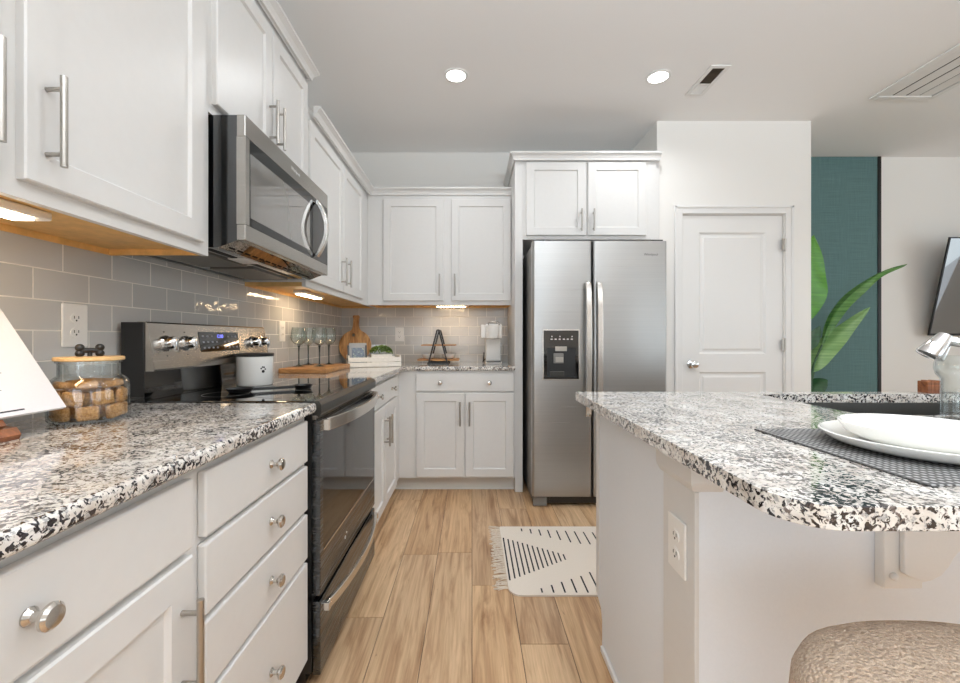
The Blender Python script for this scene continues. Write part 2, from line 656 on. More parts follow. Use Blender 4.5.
    def sweep(s, path, prof, z):
        """profile (out, dz) closed polygon swept on a plan path; out is to the right of travel."""
        P = [Vector((p[0], p[1], 0)) for p in path]
        rings = []
        for i, p in enumerate(P):
            nrm = []
            for a, b in ((i - 1, i), (i, i + 1)):
                if a >= 0 and b < len(P):
                    d = (P[b] - P[a]).normalized()
                    nrm.append(Vector((d.y, -d.x, 0)))
            m = nrm[0] if len(nrm) == 1 else (nrm[0] + nrm[1]) / (1 + nrm[0].dot(nrm[1]))
            rings.append([s.bm.verts.new(p + m * o + Vector((0, 0, z + dz))) for o, dz in prof])
        n = len(prof)
        fs = []
        for A, B in zip(rings, rings[1:]):
            for k in range(n):
                j = (k + 1) % n
                fs.append(s.bm.faces.new((A[k], A[j], B[j], B[k])))
        fs += [s.bm.faces.new(rings[0][::-1]), s.bm.faces.new(rings[-1])]
        s._mark(fs)
        return s

    def shaker(s, u0, u1, w0, z0, z1, t=0.02, st=0.057, rec=0.009, sl=0.006):
        def ring(i, w):
            return [s.bm.verts.new((a, w, b)) for a, b in ((u0 + i, z0 + i), (u1 - i, z0 + i), (u1 - i, z1 - i), (u0 + i, z1 - i))]
        w1 = w0 + t
        R = [ring(0, w0), ring(0, w1 - 0.003), ring(0.003, w1), ring(st, w1), ring(st + sl, w1 - rec)]
        fs = [s.bm.faces.new(R[0][::-1])]
        for A, B in zip(R, R[1:]):
            for k in range(4):
                fs.append(s.bm.faces.new((A[k], A[(k + 1) % 4], B[(k + 1) % 4], B[k])))
        fs.append(s.bm.faces.new(R[-1]))
        s._mark(fs)
        return s

    def build(s, name, mats, parent=None, loc=None, smooth=None, label=None, kind=None):
        if not isinstance(mats, (list, tuple)):
            mats = [mats]
        s.bm.transform(s.T)
        bmesh.ops.recalc_face_normals(s.bm, faces=s.bm.faces)
        if parent is not None:
            org = world_origin(parent)
        else:
            org = Vector(loc) if loc is not None else Vector((0, 0, 0))
        bmesh.ops.translate(s.bm, verts=s.bm.verts, vec=-org)
        me = bpy.data.meshes.new(name)
        s.bm.to_mesh(me)
        s.bm.free()
        for m in mats:
            me.materials.append(M[m] if isinstance(m, str) else m)
        if smooth:
            me.shade_smooth()
            me.set_sharp_from_angle(angle=math.radians(smooth))
        o = bpy.data.objects.new(name, me)
        COL.objects.link(o)
        if parent is not None:
            o.parent = parent
        elif loc is not None:
            o.location = loc
        if label:
            o['label'] = label
        if kind:
            o['kind'] = kind
        return o


def tag(o, label, cat, group=None):
    o['label'] = label
    o['category'] = cat
    if group:
        o['group'] = group
    return o


def thing(name, label, cat, loc, group=None):
    o = bpy.data.objects.new(name, None)
    o.empty_display_size = 0.05
    o.location = loc
    COL.objects.link(o)
    return tag(o, label, cat, group)


def struct(name, mb, mat, **kw):
    return mb.build(name, mat, kind='structure', **kw)


def copy_tree(o, parent=None):
    c = o.copy()
    COL.objects.link(c)
    c.parent = parent
    for ch in list(o.children):
        copy_tree(ch, c)
    return c


def rect(x0, x1, y0, y1):
    return [(x0, y0), (x1, y0), (x1, y1), (x0, y1)]


def arc(cx, cy, r, a0, a1, n=8):
    return [(cx + r * math.cos(math.radians(a0 + (a1 - a0) * i / n)), cy + r * math.sin(math.radians(a0 + (a1 - a0) * i / n))) for i in range(n + 1)]


def bevel_mod(o, w, seg=3, ang=40):
    m = o.modifiers.new('bevel', 'BEVEL')
    m.width = w
    m.segments = seg
    m.limit_method = 'ANGLE'
    m.angle_limit = math.radians(ang)
    return o


# ------------------------------------------------------------------ room shell
YB, YR, YP = 3.65, 3.74, 3.118          # kitchen back wall, living room wall, pantry front
XP0, XP1, XR, YN, CZ = 2.511, 3.655, 6.7, -4.3, 2.73

PW = 0.1775
fl = MB()
fl.mi = 1
fl.box(-0.1, XR + 0.1, YN - 0.1, YR + 0.15, -0.05, -0.004)
planks = []
joints = {-3: 1.681, -1: 2.19, 0: 1.90, 1: 1.535, 2: 2.42, -2: 0.95}
k = -7
fl.mi = 0
pc = []
while CX + k * PW < XR:
    x0, x1 = CX + k * PW, CX + (k + 1) * PW
    L = 1.22
    y = joints.get(k, random.uniform(0, 1.2))
    while y > YN - 0.1:
        y -= L
    while y < YR + 0.1:
        a, b = max(y, YN), min(y + L, YR + 0.05)
        xa, xb = max(x0, -0.05), min(x1, XR)
        if b - a > 0.01 and xb - xa > 0.01:
            nb = len(fl.bm.faces)
            fl.box(xa + 0.0013, xb - 0.0013, a + 0.0013, b - 0.0013, -0.012, 0.0)
            pc.append((nb, len(fl.bm.faces), (random.random(), random.random(), random.random(), 1)))
        y += L
    k += 1
floor = struct('floor', fl, ['floor', 'floor_gap'])
ca = floor.data.color_attributes.new('plank', 'FLOAT_COLOR', 'CORNER')
for a, b, c in pc:
    for fi in range(a, b):
        for li in floor.data.polygons[fi].loop_indices:
            ca.data[li].color = c

struct('ceiling', MB().box(-0.1, XR + 0.1, YN - 0.1, YR + 0.1, CZ, CZ + 0.1), 'ceiling')
struct('wall_back', MB().box(0, XP0, YB, YR + 0.1, 0, CZ), 'wall')
struct('wall_living', MB().box(XP1, XR + 0.1, YR, YR + 0.1, 0, CZ), 'wall')
# pantry walls, with an opening for the door
DX0, DX1, DZ = 2.700, 3.456, 2.036
wp = MB()
wp.box(XP0, DX0, YP, YP + 0.11, 0, CZ)
wp.box(DX1, XP1, YP, YP + 0.11, 0, CZ)
wp.box(DX0, DX1, YP, YP + 0.11, DZ, CZ)
wp.box(XP0, XP0 + 0.1, YP + 0.11, YR + 0.1, 0, CZ)
wp.box(XP1 - 0.1, XP1, YP + 0.11, YR + 0.1, 0, CZ)
struct('wall_pantry', wp, 'wall')


def wall_with_windows(name, T, u0, u1, wins, z0=0.5, z1=2.4):
    m = MB(T)
    cur = u0
    for a, b in wins:
        m.box(cur, a, 0, 0.1, 0, CZ)
        m.box(a, b, 0, 0.1, 0, z0)
        m.box(a, b, 0, 0.1, z1, CZ)
        cur = b
    m.box(cur, u1, 0, 0.1, 0, CZ)
    return struct(name, m, 'wall')


T_rear = Matrix(((1, 0, 0, 0), (0, -1, 0, YN), (0, 0, 1, 0), (0, 0, 0, 1)))
T_right = Matrix(((0, 1, 0, XR), (1, 0, 0, 0), (0, 0, 1, 0), (0, 0, 0, 1)))
wall_with_windows('wall_rear', T_rear, 0, XR, [(0.25, 2.25), (4.87, 6.47)])
T_lw = Matrix(((0, -1, 0, 0), (1, 0, 0, 0), (0, 0, 1, 0), (0, 0, 0, 1)))
wall_with_windows('wall_left', T_lw, YN - 0.1, YR + 0.1, [(-3.4, -1.4)])  # opening added in the unseen part of this wall to light the island end
wall_with_windows('wall_right', T_right, YN, YR, [(-3.0, -1.0), (0.3, 2.3)])
for i, (T, a, b) in enumerate(((T_rear, 0.25, 2.25), (T_rear, 4.87, 6.47), (T_right, -3.0, -1.0), (T_right, 0.3, 2.3), (T_lw, -3.4, -1.4))):  # last entry frames the added left opening
    m = MB(T)
    for p, q, r, s_ in ((a, b, 0.5, 0.56), (a, b, 2.34, 2.4), (a, a + 0.06, 0.56, 2.34), (b - 0.06, b, 0.56, 2.34), ((a + b) / 2 - 0.02, (a + b) / 2 + 0.02, 0.56, 2.34)):
        m.box(p, q, 0.02, 0.08, r, s_)
    struct('window_%d' % (i + 1), m, 'trim')

# pantry door
dr = MB(T_back(YP + 0.012))
u0, u1, z0, z1 = DX0 + 0.004, DX1 - 0.004, 0.008, DZ - 0.004


def panel_door(mb, u0, u1, z0, z1, w0, t, panels):
    """slab whose front carries raised panels in moulded recesses."""
    us = sorted({u0, u1} | {p[0] for p in panels} | {p[1] for p in panels})
    zs = sorted({z0, z1} | {p[2] for p in panels} | {p[3] for p in panels})
    w1 = w0 + t
    for a, b in zip(us, us[1:]):
        for c, d in zip(zs, zs[1:]):
            if any(a >= p[0] - 1e-6 and b <= p[1] + 1e-6 and c >= p[2] - 1e-6 and d <= p[3] + 1e-6 for p in panels):
                continue
            mb.box(a, b, w0, w1, c, d)
    for (a, b, c, d) in panels:
        def ring(i, w):
            return [mb.bm.verts.new((p, w, q)) for p, q in ((a + i, c + i), (b - i, c + i), (b - i, d - i), (a + i, d - i))]
        R = [ring(0, w0), ring(0, w1), ring(0.012, w1 - 0.010), ring(0.026, w1 - 0.010), ring(0.040, w1 - 0.003)]
        mb.bm.faces.new(R[0][::-1])
        for A, B in zip(R, R[1:]):
            for k in range(4):
                mb.bm.faces.new((A[k], A[(k + 1) % 4], B[(k + 1) % 4], B[k]))
        mb.bm.faces.new(R[-1])


panel_door(dr, u0, u1, z0, z1, -0.035, 0.035, [(u0 + 0.125, u1 - 0.125, 1.000, 1.905), (u0 + 0.125, u1 - 0.125, 0.22, 0.865)])
door = struct('door_1', dr, 'trim')
kn = MB(T_back(YP + 0.012))
kn.lathe([(0.0, -0.001), (0.032, -0.001), (0.032, 0.006), (0.014, 0.012), (0.012, 0.028), (0.022, 0.036), (0.028, 0.048), (0.026, 0.060), (0.014, 0.067), (0, 0.068)], (u0 + 0.068, 0, 0.925), (0, 1, 0))
kn.build('door_knob', 'mirror_chrome', door, smooth=40, label='round polished nickel knob')
for hz in (1.81, 1.07, 0.25):
    h = MB(T_back(YP))
    h.cyl((DX1 - 0.003, 0.012, hz - 0.045), (DX1 - 0.003, 0.012, hz + 0.045), 0.0075, n=12)
    h.box(DX1 - 0.024, DX1 - 0.006, 0.009, 0.0135, hz - 0.044, hz + 0.044)
    h.build('hinge', 'nickel', door, smooth=40)
cs = MB(T_back(YP))
CW = 0.062
for (a, b, c, d) in ((DX0 - CW, DX0 - 0.004, 0, DZ + CW), (DX1 + 0.004, DX1 + CW, 0, DZ + CW), (DX0 - 0.004, DX1 + 0.004, DZ + 0.004, DZ + CW)):
    cs.box(a, b, 0, 0.012, c, d, b=0.002)
for (a, b, c, d) in ((DX0 - CW, DX0 - CW + 0.018, 0, DZ + CW), (DX1 + CW - 0.018, DX1 + CW, 0, DZ + CW), (DX0 - CW, DX1 + CW, DZ + CW - 0.018, DZ + CW)):
    cs.box(a, b, 0.012, 0.019, c, d, b=0.003)
cs.build('door_casing', 'trim', door)
struct('baseboard_pantry', MB().box(XP0, DX0 - CW, YP - 0.013, YP, 0, 0.09, b=0.002).box(DX1 + CW, XP1, YP - 0.013, YP, 0, 0.09, b=0.002), 'trim')
struct('baseboard_living', MB().box(XP1, XR, YR - 0.013, YR, 0, 0.09, b=0.002), 'trim')

# backsplash tile on both walls
bs1 = MB().box(0.0008, 0.009, -0.7, YB - 0.009, 0.90, 1.40)
tag(bs1.build('backsplash', 'tile_left', loc=(0, 1.5, 0.9)), 'glossy grey subway tile backsplash behind the range, on left wall', 'backsplash')
bs2 = MB().box(0.0095, 1.447, YB - 0.009, YB - 0.0008, 0.90, 1.40)
tag(bs2.build('backsplash', 'tile_back', loc=(0.7, YB, 0.9)), 'glossy beige-lit subway tile backsplash on back wall beside the fridge', 'backsplash')

# accent panel of teal grasscloth on the living room wall
ap = thing('accent_panel', 'tall teal textured wall panel with dark edge behind the leafy plant', 'wall panel', (4.2, YR, 0.1))
MB().box(XP1 + 0.002, 4.735, YR - 0.014, YR, 0.09, CZ - 0.004).build('panel', 'teal', ap)
MB().box(4.735, 4.762, YR - 0.022, YR, 0.09, CZ - 0.004).build('edge_strip', 'black_metal', ap)
# ------------------------------------------------------------------ cabinet hardware and units


def bar_pull(T, u, w, z, parent, L=0.172, label=None):
    m = MB(T)
    m.cyl((u, w + 0.034, z - L / 2), (u, w + 0.034, z + L / 2), 0.006, n=14)
    for dz in (-L * 0.36, L * 0.36):
        m.cyl((u, w, z + dz), (u, w + 0.034, z + dz), 0.0045, n=10)
    m.build('handle', 'nickel', parent, smooth=40)


def knob(T, u, w, z, parent):
    m = MB(T)
    m.lathe([(0, 0), (0.0105, 0), (0.0105, 0.003), (0.006, 0.008), (0.0055, 0.016), (0.011, 0.021), (0.0155, 0.025), (0.0155, 0.029), (0.012, 0.0325), (0, 0.034)], (u, w, z), (0, 1, 0), n=20)
    m.build('knob', 'chrome', parent, smooth=35)


FD = 0.018        # door thickness


def cab_door(T, root, u0, u1, w, z0, z1, hu, hz):
    d = MB(T).shaker(u0, u1, w, z0, z1, t=FD).build('door', 'cab', root)
    bar_pull(T, hu, w + FD - 0.001, hz, d)
    return d


def cab_drawer(T, root, u0, u1, w, z0, z1, knobs):
    d = MB(T).box(u0, u1, w, w + FD, z0, z1, b=0.004, seg=2).build('drawer', 'cab', root)
    for ku in knobs:
        knob(T, ku, w + FD - 0.001, (z0 + z1) / 2, d)
    return d


def upper_cab(T, label, u0, u1, depth, z0, z1, doors, group=None, w_in=0.0, centre=None):
    """doors: (u0,u1,handle_u)"""
    c = T @ Vector((centre if centre is not None else (u0 + u1) / 2, depth / 2, z0))
    root = thing('wall_cabinet', label, 'cabinet', c, group)
    b = MB(T)
    b.box(u0, u1, w_in + 0.0012, depth - 0.019, z0 + 0.022, z1)
    b.box(u0, u1, depth - 0.019, depth, z0, z1)
    b.build('body', 'cab', root)
    lp = MB(T)
    lp.box(u0 + 0.004, u1 - 0.004, w_in + 0.0012, depth - 0.0195, z0 + 0.018, z0 + 0.0215)
    lp.box(u0 + 0.001, u0 + 0.014, w_in + 0.0012, depth - 0.0195, z0 + 0.001, z0 + 0.0215)
    lp.box(u1 - 0.014, u1 - 0.001, w_in + 0.0012, depth - 0.0195, z0 + 0.001, z0 + 0.0215)
    lp.box(u0 + 0.014, u1 - 0.014, w_in + 0.001, w_in + 0.014, z0 + 0.001, z0 + 0.0215)
    lp.build('underside', 'maple', root, label='unpainted maple underside')
    for a, bb, hu in doors:
        cab_door(T, root, a, bb, depth, z0 + 0.032, z1 - 0.05, hu, z0 + 0.032 + 0.122)
    return root


UZ = 1.375
UD = 0.312
upper_cab(T_LEFT, 'white wall cabinet nearest the camera, above the cookie jar', 0.13, 1.315, UD, UZ, 2.42,
          [(0.165, 0.722, 0.692), (0.760, 1.270, 0.798)], w_in=0.0)
upper_cab(T_LEFT, 'short white wall cabinet with two doors above the microwave', 1.3155, 2.085, UD, 1.828, 2.42,
          [(1.333, 1.704, 1.678), (1.712, 2.070, 1.739)])
upper_cab(T_LEFT, 'white wall cabinet between microwave and corner, above the wine glasses', 2.0855, YB - 0.002, UD, UZ, 2.262,
          [(2.105, 2.645, 2.600), (2.655, 3.120, 2.698)])
TB = T_back(YB)
upper_cab(TB, 'white two-door wall cabinet on back wall above the coffee maker', UD + 0.0008, 1.449, 0.33, UZ + 0.004, 2.262,
          [(0.439, 0.914, 0.884), (0.975, 1.443, 1.003)], centre=0.95)

# fridge surround
fs = thing('fridge_enclosure', 'tall white side panel and deep cabinet surrounding the fridge', 'cabinet', (2.0, 3.35, 0))
MB().box(1.450, 1.506, 3.05, YB - 0.0012, 0, 2.42, b=0.001).build('side_panel', 'cab', fs)
MB().box(1.5065, 2.475, 3.055, YB - 0.0012, 1.835, 2.42).box(2.475, XP0 - 0.001, 3.075, 3.10, 1.80, 2.42).build('body', 'cab', fs)
TF = T_back(3.055)
for a, b, hu in ((1.530, 1.962, 1.926), (1.978, 2.400, 2.014)):
    d = MB(TF).shaker(a, b, 0, 1.862, 2.392, t=FD).build('door', 'cab', fs)
    bar_pull(TF, hu, FD - 0.001, 1.965, d, L=0.16)

# crown mouldings
CR = [(0.0, 0.0), (0.010, 0.0), (0.012, 0.014), (0.019, 0.028), (0.031, 0.039), (0.037, 0.043), (0.037, 0.055), (0.0, 0.055)]
f0 = UD + 0.001
tag(MB().sweep([(0, 0.128), (f0 + FD, 0.128), (f0 + FD, 2.086), (0.0, 2.086)], CR, 2.40).build('crown_molding', 'cab', loc=(0, 1.3, 2.40)),
    'stepped white crown molding above the microwave cabinet, nearest left', 'molding')
tag(MB().sweep([(f0 + FD, 2.137), (f0 + FD, YB - 0.331 - 0.001), (1.4495, YB - 0.331 - 0.001)], CR, 2.245).build('crown_molding', 'cab', loc=(0.4, 2.8, 2.245)),
    'lower white crown molding turning the kitchen corner over the cabinets', 'molding')
tag(MB().sweep([(1.449, YB - 0.01), (1.449, 3.036), (2.497, 3.036)], CR, 2.40).build('crown_molding', 'cab', loc=(2.0, 3.05, 2.40)),
    'white crown molding on top of the cabinet over the fridge', 'molding')

# base cabinets
BD = 0.61


def base_body(T, root, u0, u1, depth=BD, kick=True):
    MB(T).box(u0, u1, 0.0012, depth, 0.105, 0.882).build('body', 'cab', root)
    if kick:
        MB(T).box(u0, u1, 0.0012, depth - 0.075, 0.0, 0.1045).build('toe_kick', 'toe', root)


r = thing('base_cabinet', 'white base cabinet with drawer over door, bottom left corner nearest camera', 'cabinet', (0.3, 0.35, 0))
base_body(T_LEFT, r, -0.05, 0.786)
cab_drawer(T_LEFT, r, 0.180, 0.770, BD, 0.735, 0.862, [0.483])
cab_door(T_LEFT, r, 0.180, 0.770, BD, 0.118, 0.722, 0.738, 0.573)

r = thing('base_cabinet', 'white stack of four drawers with round knobs left of the range', 'cabinet', (0.3, 1.04, 0))
base_body(T_LEFT, r, 0.7865, 1.322)
for a, b in ((0.735, 0.862), (0.585, 0.722), (0.435, 0.572), (0.118, 0.422)):
    cab_drawer(T_LEFT, r, 0.805, 1.306, BD, a, b, [1.066])

r = thing('base_cabinet', 'white base cabinet with wide two-knob drawer between range and corner', 'cabinet', (0.3, 2.5, 0))
base_body(T_LEFT, r, 2.094, 3.0385)
cab_drawer(T_LEFT, r, 2.108, 2.860, BD, 0.735, 0.862, [2.276, 2.670])
cab_door(T_LEFT, r, 2.108, 2.476, BD, 0.118, 0.722, 2.443, 0.576)
cab_door(T_LEFT, r, 2.484, 2.860, BD, 0.118, 0.722, 2.517, 0.576)

TBB = T_back(YB)
r = thing('base_cabinet', 'white base cabinet facing the camera, two doors, left of the fridge', 'cabinet', (1.08, 3.4, 0))
mm = MB(TBB).box(0.0012, 1.449, 0.0012, 0.61, 0.105, 0.882)
mm.build('body', 'cab', r)
MB(TBB).box(0.54, 1.449, 0.0012, 0.535, 0.0, 0.1045).build('toe_kick', 'toe', r)
MB(TBB).box(0.545, 1.449, 0.535, 0.542, 0.0, 0.012).build('shoe_molding', 'cab', r)
cab_drawer(TBB, r, 0.735, 1.438, 0.61, 0.735, 0.862, [0.910, 1.262])
cab_door(TBB, r, 0.735, 1.082, 0.61, 0.118, 0.722, 1.052, 0.576)
cab_door(TBB, r, 1.090, 1.438, 0.61, 0.118, 0.722, 1.120, 0.576)

# countertops
ct = MB().prism(rect(0.010, 0.648, -0.05, 1.330), 'z', 0.883, 0.914)
tag(bevel_mod(ct.build('countertop', 'granite', loc=(0.3, 0.6, 0.883)), 0.010, 4), 'speckled granite countertop under the cookie jar, nearest the camera', 'countertop')
L = [(0.010, 2.090), (0.648, 2.090), (0.648, 3.012), (1.4485, 3.012), (1.4485, YB - 0.010), (0.010, YB - 0.010)]
ct = MB().prism(L, 'z', 0.883, 0.914)
tag(bevel_mod(ct.build('countertop', 'granite', loc=(0.3, 2.6, 0.883)), 0.010, 4), 'L-shaped granite countertop in the far corner under the wine glasses', 'countertop')

# ------------------------------------------------------------------ island
ISX0, ISX1, ISY0, ISY1 = 1.529, 3.95, 0.510, 1.600
isl = thing('kitchen_island', 'large pale painted island base on the right with corner post', 'island', (2.7, 1.2, 0))
XB = 1.607
MB().box(XB, 3.85, 0.868, 0.985, 0, 0.883).build('knee_wall', 'island', isl)
MB().box(XB + 0.02, 3.85, 0.985, 1.565, 0.105, 0.70).box(XB + 0.02, 2.12, 0.985, 1.565, 0.70, 0.883).box(3.05, 3.85, 0.985, 1.565, 0.70, 0.883).build('body', 'cab', isl)
MB().box(XB + 0.02, 3.85, 0.99, 1.49, 0.0, 0.1045).build('toe_kick', 'toe', isl)
# end panel with toe-kick notch at its far lower corner
poly = [(0.985, 0.0), (1.515, 0.0), (1.515, 0.10), (1.53, 0.135), (1.576, 0.16), (1.576, 0.883), (0.985, 0.883)]
bevel_mod(MB().prism(poly, 'x', XB, XB + 0.0195).build('end_panel', 'island', isl), 0.0015, 1)
MB().box(XB - 0.003, XB - 0.0002, 1.545, 1.576, 0.17, 0.883).build('panel_edge', 'cab', isl)
MB().box(XB - 0.010, XB - 0.0005, 0.866, 1.008, 0.0, 0.80, b=0.0015).build('corner_post', 'cab', isl)
pr = [(0.0, 0.0), (0.006, 0.0), (0.014, 0.014), (0.016, 0.020), (0.016, 0.078), (0.0, 0.078)]
MB().sweep([(XB - 0.010, 1.012), (XB - 0.010, 0.866), (XB + 0.045, 0.866)], [(-0.0005 + o, d) for o, d in pr], 0.803).build('post_cap', 'cab', isl)
MB().box(XB - 0.011, XB - 0.0005, 1.012, 1.50, 0.0, 0.022, b=0.003).build('shoe_molding', 'trim', isl)
MB().box(XB + 0.01, 3.85, 0.855, 0.8675, 0.0, 0.09, b=0.002).build('baseboard', 'trim', isl)
TI = T_far(1.565)
for a, b in ((1.65, 2.10), (2.15, 2.60), (2.61, 3.06), (3.10, 3.55)):
    dd = MB(TI).shaker(a, b, 0, 0.118, 0.86, t=FD).build('door', 'cab', isl)
    bar_pull(TI, b - 0.03, FD - 0.001, 0.72, dd)

SX0, SX1, SY0, SY1 = 2.18, 2.98, 1.115, 1.530
outer = arc(ISX0 + 0.07, ISY0 + 0.07, 0.07, 180, 270) + arc(ISX1 - 0.07, ISY0 + 0.07, 0.07, 270, 360) + arc(ISX1 - 0.02, ISY1 - 0.02, 0.02, 0, 90, 4) + arc(ISX0 + 0.015, ISY1 - 0.015, 0.015, 90, 180, 4)
hole = arc(SX0 + 0.02, SY0 + 0.02, 0.02, 180, 270, 4) + arc(SX1 - 0.02, SY0 + 0.02, 0.02, 270, 360, 4) + arc(SX1 - 0.02, SY1 - 0.02, 0.02, 0, 90, 4) + arc(SX0 + 0.02, SY1 - 0.02, 0.02, 90, 180, 4)
it = MB().plate(outer, [hole], 0.8835, 0.914)
bmesh.ops.dissolve_limit(it.bm, angle_limit=0.01, verts=it.bm.verts, edges=it.bm.edges)
bmesh.ops.triangulate(it.bm, faces=[f for f in it.bm.faces if len(f.verts) > 4])
tag(bevel_mod(it.build('countertop', 'granite', loc=(2.5, 1.0, 0.8835)), 0.010, 4), 'granite island countertop with rounded corner and overhang on the right', 'countertop')

sk = MB()
t = 0.004
sk.box(SX0 - 0.006, SX1 + 0.006, SY0 - 0.006, SY0 - 0.002, 0.705, 0.8825)
sk.box(SX0 - 0.006, SX1 + 0.006, SY1 + 0.002, SY1 + 0.006, 0.705, 0.8825)
sk.box(SX0 - 0.006, SX0 - 0.002, SY0 - 0.002, SY1 + 0.002, 0.705, 0.8825)
sk.box(SX1 + 0.002, SX1 + 0.006, SY0 - 0.002, SY1 + 0.002, 0.705, 0.8825)
sk.box(SX0 - 0.006, SX1 + 0.006, SY0 - 0.006, SY1 + 0.006, 0.701, 0.705)
snk = thing('kitchen_sink', 'stainless undermount sink set into the island countertop', 'sink', (2.58, 1.32, 0.701))
sk.build('basin', 'steel_sink', snk)
MB().lathe([(0, 0.7055), (0.045, 0.7055), (0.045, 0.709), (0.03, 0.708), (0.0, 0.7065)], (2.58, 1.32, 0), n=24).build('drain', 'chrome', snk, smooth=40)

# corbel under the overhang
cb = thing('corbel', 'white scrolled bracket under the island overhang, above the stool', 'bracket', (2.02, 0.868, 0.6))
CS = 420 / 0.847


def cxz(pts):
    return [(CX + (x - 472) / CS, H + (338 - y) / CS) for x, y in pts]


plate_o = [(884, 222.0 + 338 - 0), (884, 589), (923, 589), (923, 583), (932, 581), (940, 577), (946, 570), (951, 562), (957, 554), (966, 548), (980, 545), (996, 541), (1004, 533)]
plate_o[0] = (884, 454.5)
plate_o.append((1006, 454.5))
bp = cxz(plate_o)
bp = [(x, min(z, 0.8828)) for x, z in bp]
bevel_mod(MB().prism(bp, 'y', 0.8475, 0.8677).build('back_plate', 'trim', cb), 0.002, 2, 50)
io = cxz([(899, 454.5), (899, 571), (906, 575), (916, 578), (928, 577), (936, 573), (943, 565), (948, 556), (955, 548), (965, 542), (978, 539), (990, 535), (998, 454.5)])
io = [(x, min(z, 0.8828)) for x, z in io]
bevel_mod(MB().prism(io, 'y', 0.836, 0.8473).build('scroll', 'trim', cb), 0.003, 3, 30)
MB().sphere((CX + (893 - 472) / CS, 0.845, H + (338 - 576) / CS), 0.008, (1, 0.8, 1)).build('rosette', 'trim', cb, smooth=60)


def outlet(name, T, u, z, label, w0=0.0, rot=0):
    r = thing(name, label, 'outlet', T @ Vector((u, w0, z)))
    MB(T).box(u - 0.0385, u + 0.0385, w0 + 0.0004, w0 + 0.0062, z - 0.0605, z + 0.0605, b=0.003).build('cover_plate', 'white_plastic', r)
    for dz in (-0.020, 0.020):
        s_ = MB(T).prism([(u + 0.0165 * math.cos(a) * (1 if abs(math.cos(a)) < 2 else 1), z + dz + 0.0135 * math.sin(a)) for a in [2 * math.pi * i / 20 for i in range(20)]], 'y', w0 + 0.006, w0 + 0.0085)
        so = s_.build('socket', 'white_plastic', r)
        h = MB(T)
        h.box(u - 0.0075, u - 0.0055, w0 + 0.0084, w0 + 0.009, z + dz - 0.001, z + dz + 0.007)
        h.box(u + 0.0055, u + 0.0075, w0 + 0.0084, w0 + 0.009, z + dz - 0.001, z + dz + 0.007)
        h.cyl((u, w0 + 0.0084, z + dz - 0.006), (u, w0 + 0.009, z + dz - 0.006), 0.0025, n=10)
        h.build('slots', 'slot', so)
    return r


outlet('wall_outlet', T_LEFT, 1.190, 1.154, 'white wall outlet on the tile behind the cookie jar', 0.009)
outlet('wall_outlet', T_LEFT, 2.490, 1.158, 'white wall outlet on the left tile behind the wine glasses', 0.009)
outlet('wall_outlet', T_back(YB), 0.510, 1.150, 'white wall outlet on back tile above the small green plant', 0.009)
T_ISL = Matrix(((0, -1, 0, XB - 0.0095), (1, 0, 0, 0), (0, 0, 1, 0), (0, 0, 0, 1)))
outlet('wall_outlet', T_ISL, 0.933, 0.660, 'white outlet on the corner post of the island', 0.0006)

# ------------------------------------------------------------------ under-cabinet lamps


def under_light(T, u, w, z, L, label, W=0.06):
    r = thing('under_cabinet_light', label, 'light', T @ Vector((u, w, z)))
    MB(T).box(u - L / 2, u + L / 2, w - W / 2, w + W / 2, z - 0.020, z - 0.0005, b=0.004).build('housing', 'white_plastic', r)
    MB(T).box(u - L / 2 + 0.012, u + L / 2 - 0.03, w - W / 2 + 0.008, w + W / 2 - 0.008, z - 0.026, z - 0.0205, b=0.002).build('lens', 'strip_lens', r)


under_light(T_LEFT, 0.69, 0.19, UZ + 0.018, 0.46, 'slim under-cabinet light glowing above the paper on the left')
under_light(T_LEFT, 2.56, 0.15, UZ + 0.018, 0.34, 'slim under-cabinet light glowing above the wine glasses')
under_light(TB, 0.975, 0.20, UZ + 0.022, 0.27, 'slim under-cabinet light above the A-frame stand on back wall')

# ------------------------------------------------------------------ ceiling fittings


def downlight(x, y, label, group=None):
    r = thing('recessed_light', label, 'ceiling light', (x, y, CZ), group)
    MB().lathe([(0.056, -0.0015), (0.074, -0.0015), (0.072, -0.006), (0.058, -0.008)], (x, y, CZ), n=36, closed=True).build('trim_ring', 'trim', r, smooth=40)
    MB().cyl((x, y, CZ - 0.005), (x, y, CZ - 0.0012), 0.057, n=36).build('lens', 'lamp_lens', r)
    lt = area_light('downlight_glow', (0, 0, -0.012), (0, 0, -1), 0.10, 0.10, 5.5, (0.94, 0.97, 1.0), 'DISK', parent=r)
    lt.data.spread = math.radians(150)
    return r


downlight(1.040, 2.573, 'round recessed ceiling light nearer the left cabinets')
downlight(2.285, 2.587, 'round recessed ceiling light in front of the fridge')
for (x, y) in ((1.75, 1.15), (3.3, 1.15), (1.75, -0.6), (3.3, -0.6)):
    downlight(x, y, 'round recessed ceiling light out of view above the camera', 'recessed lights out of view')

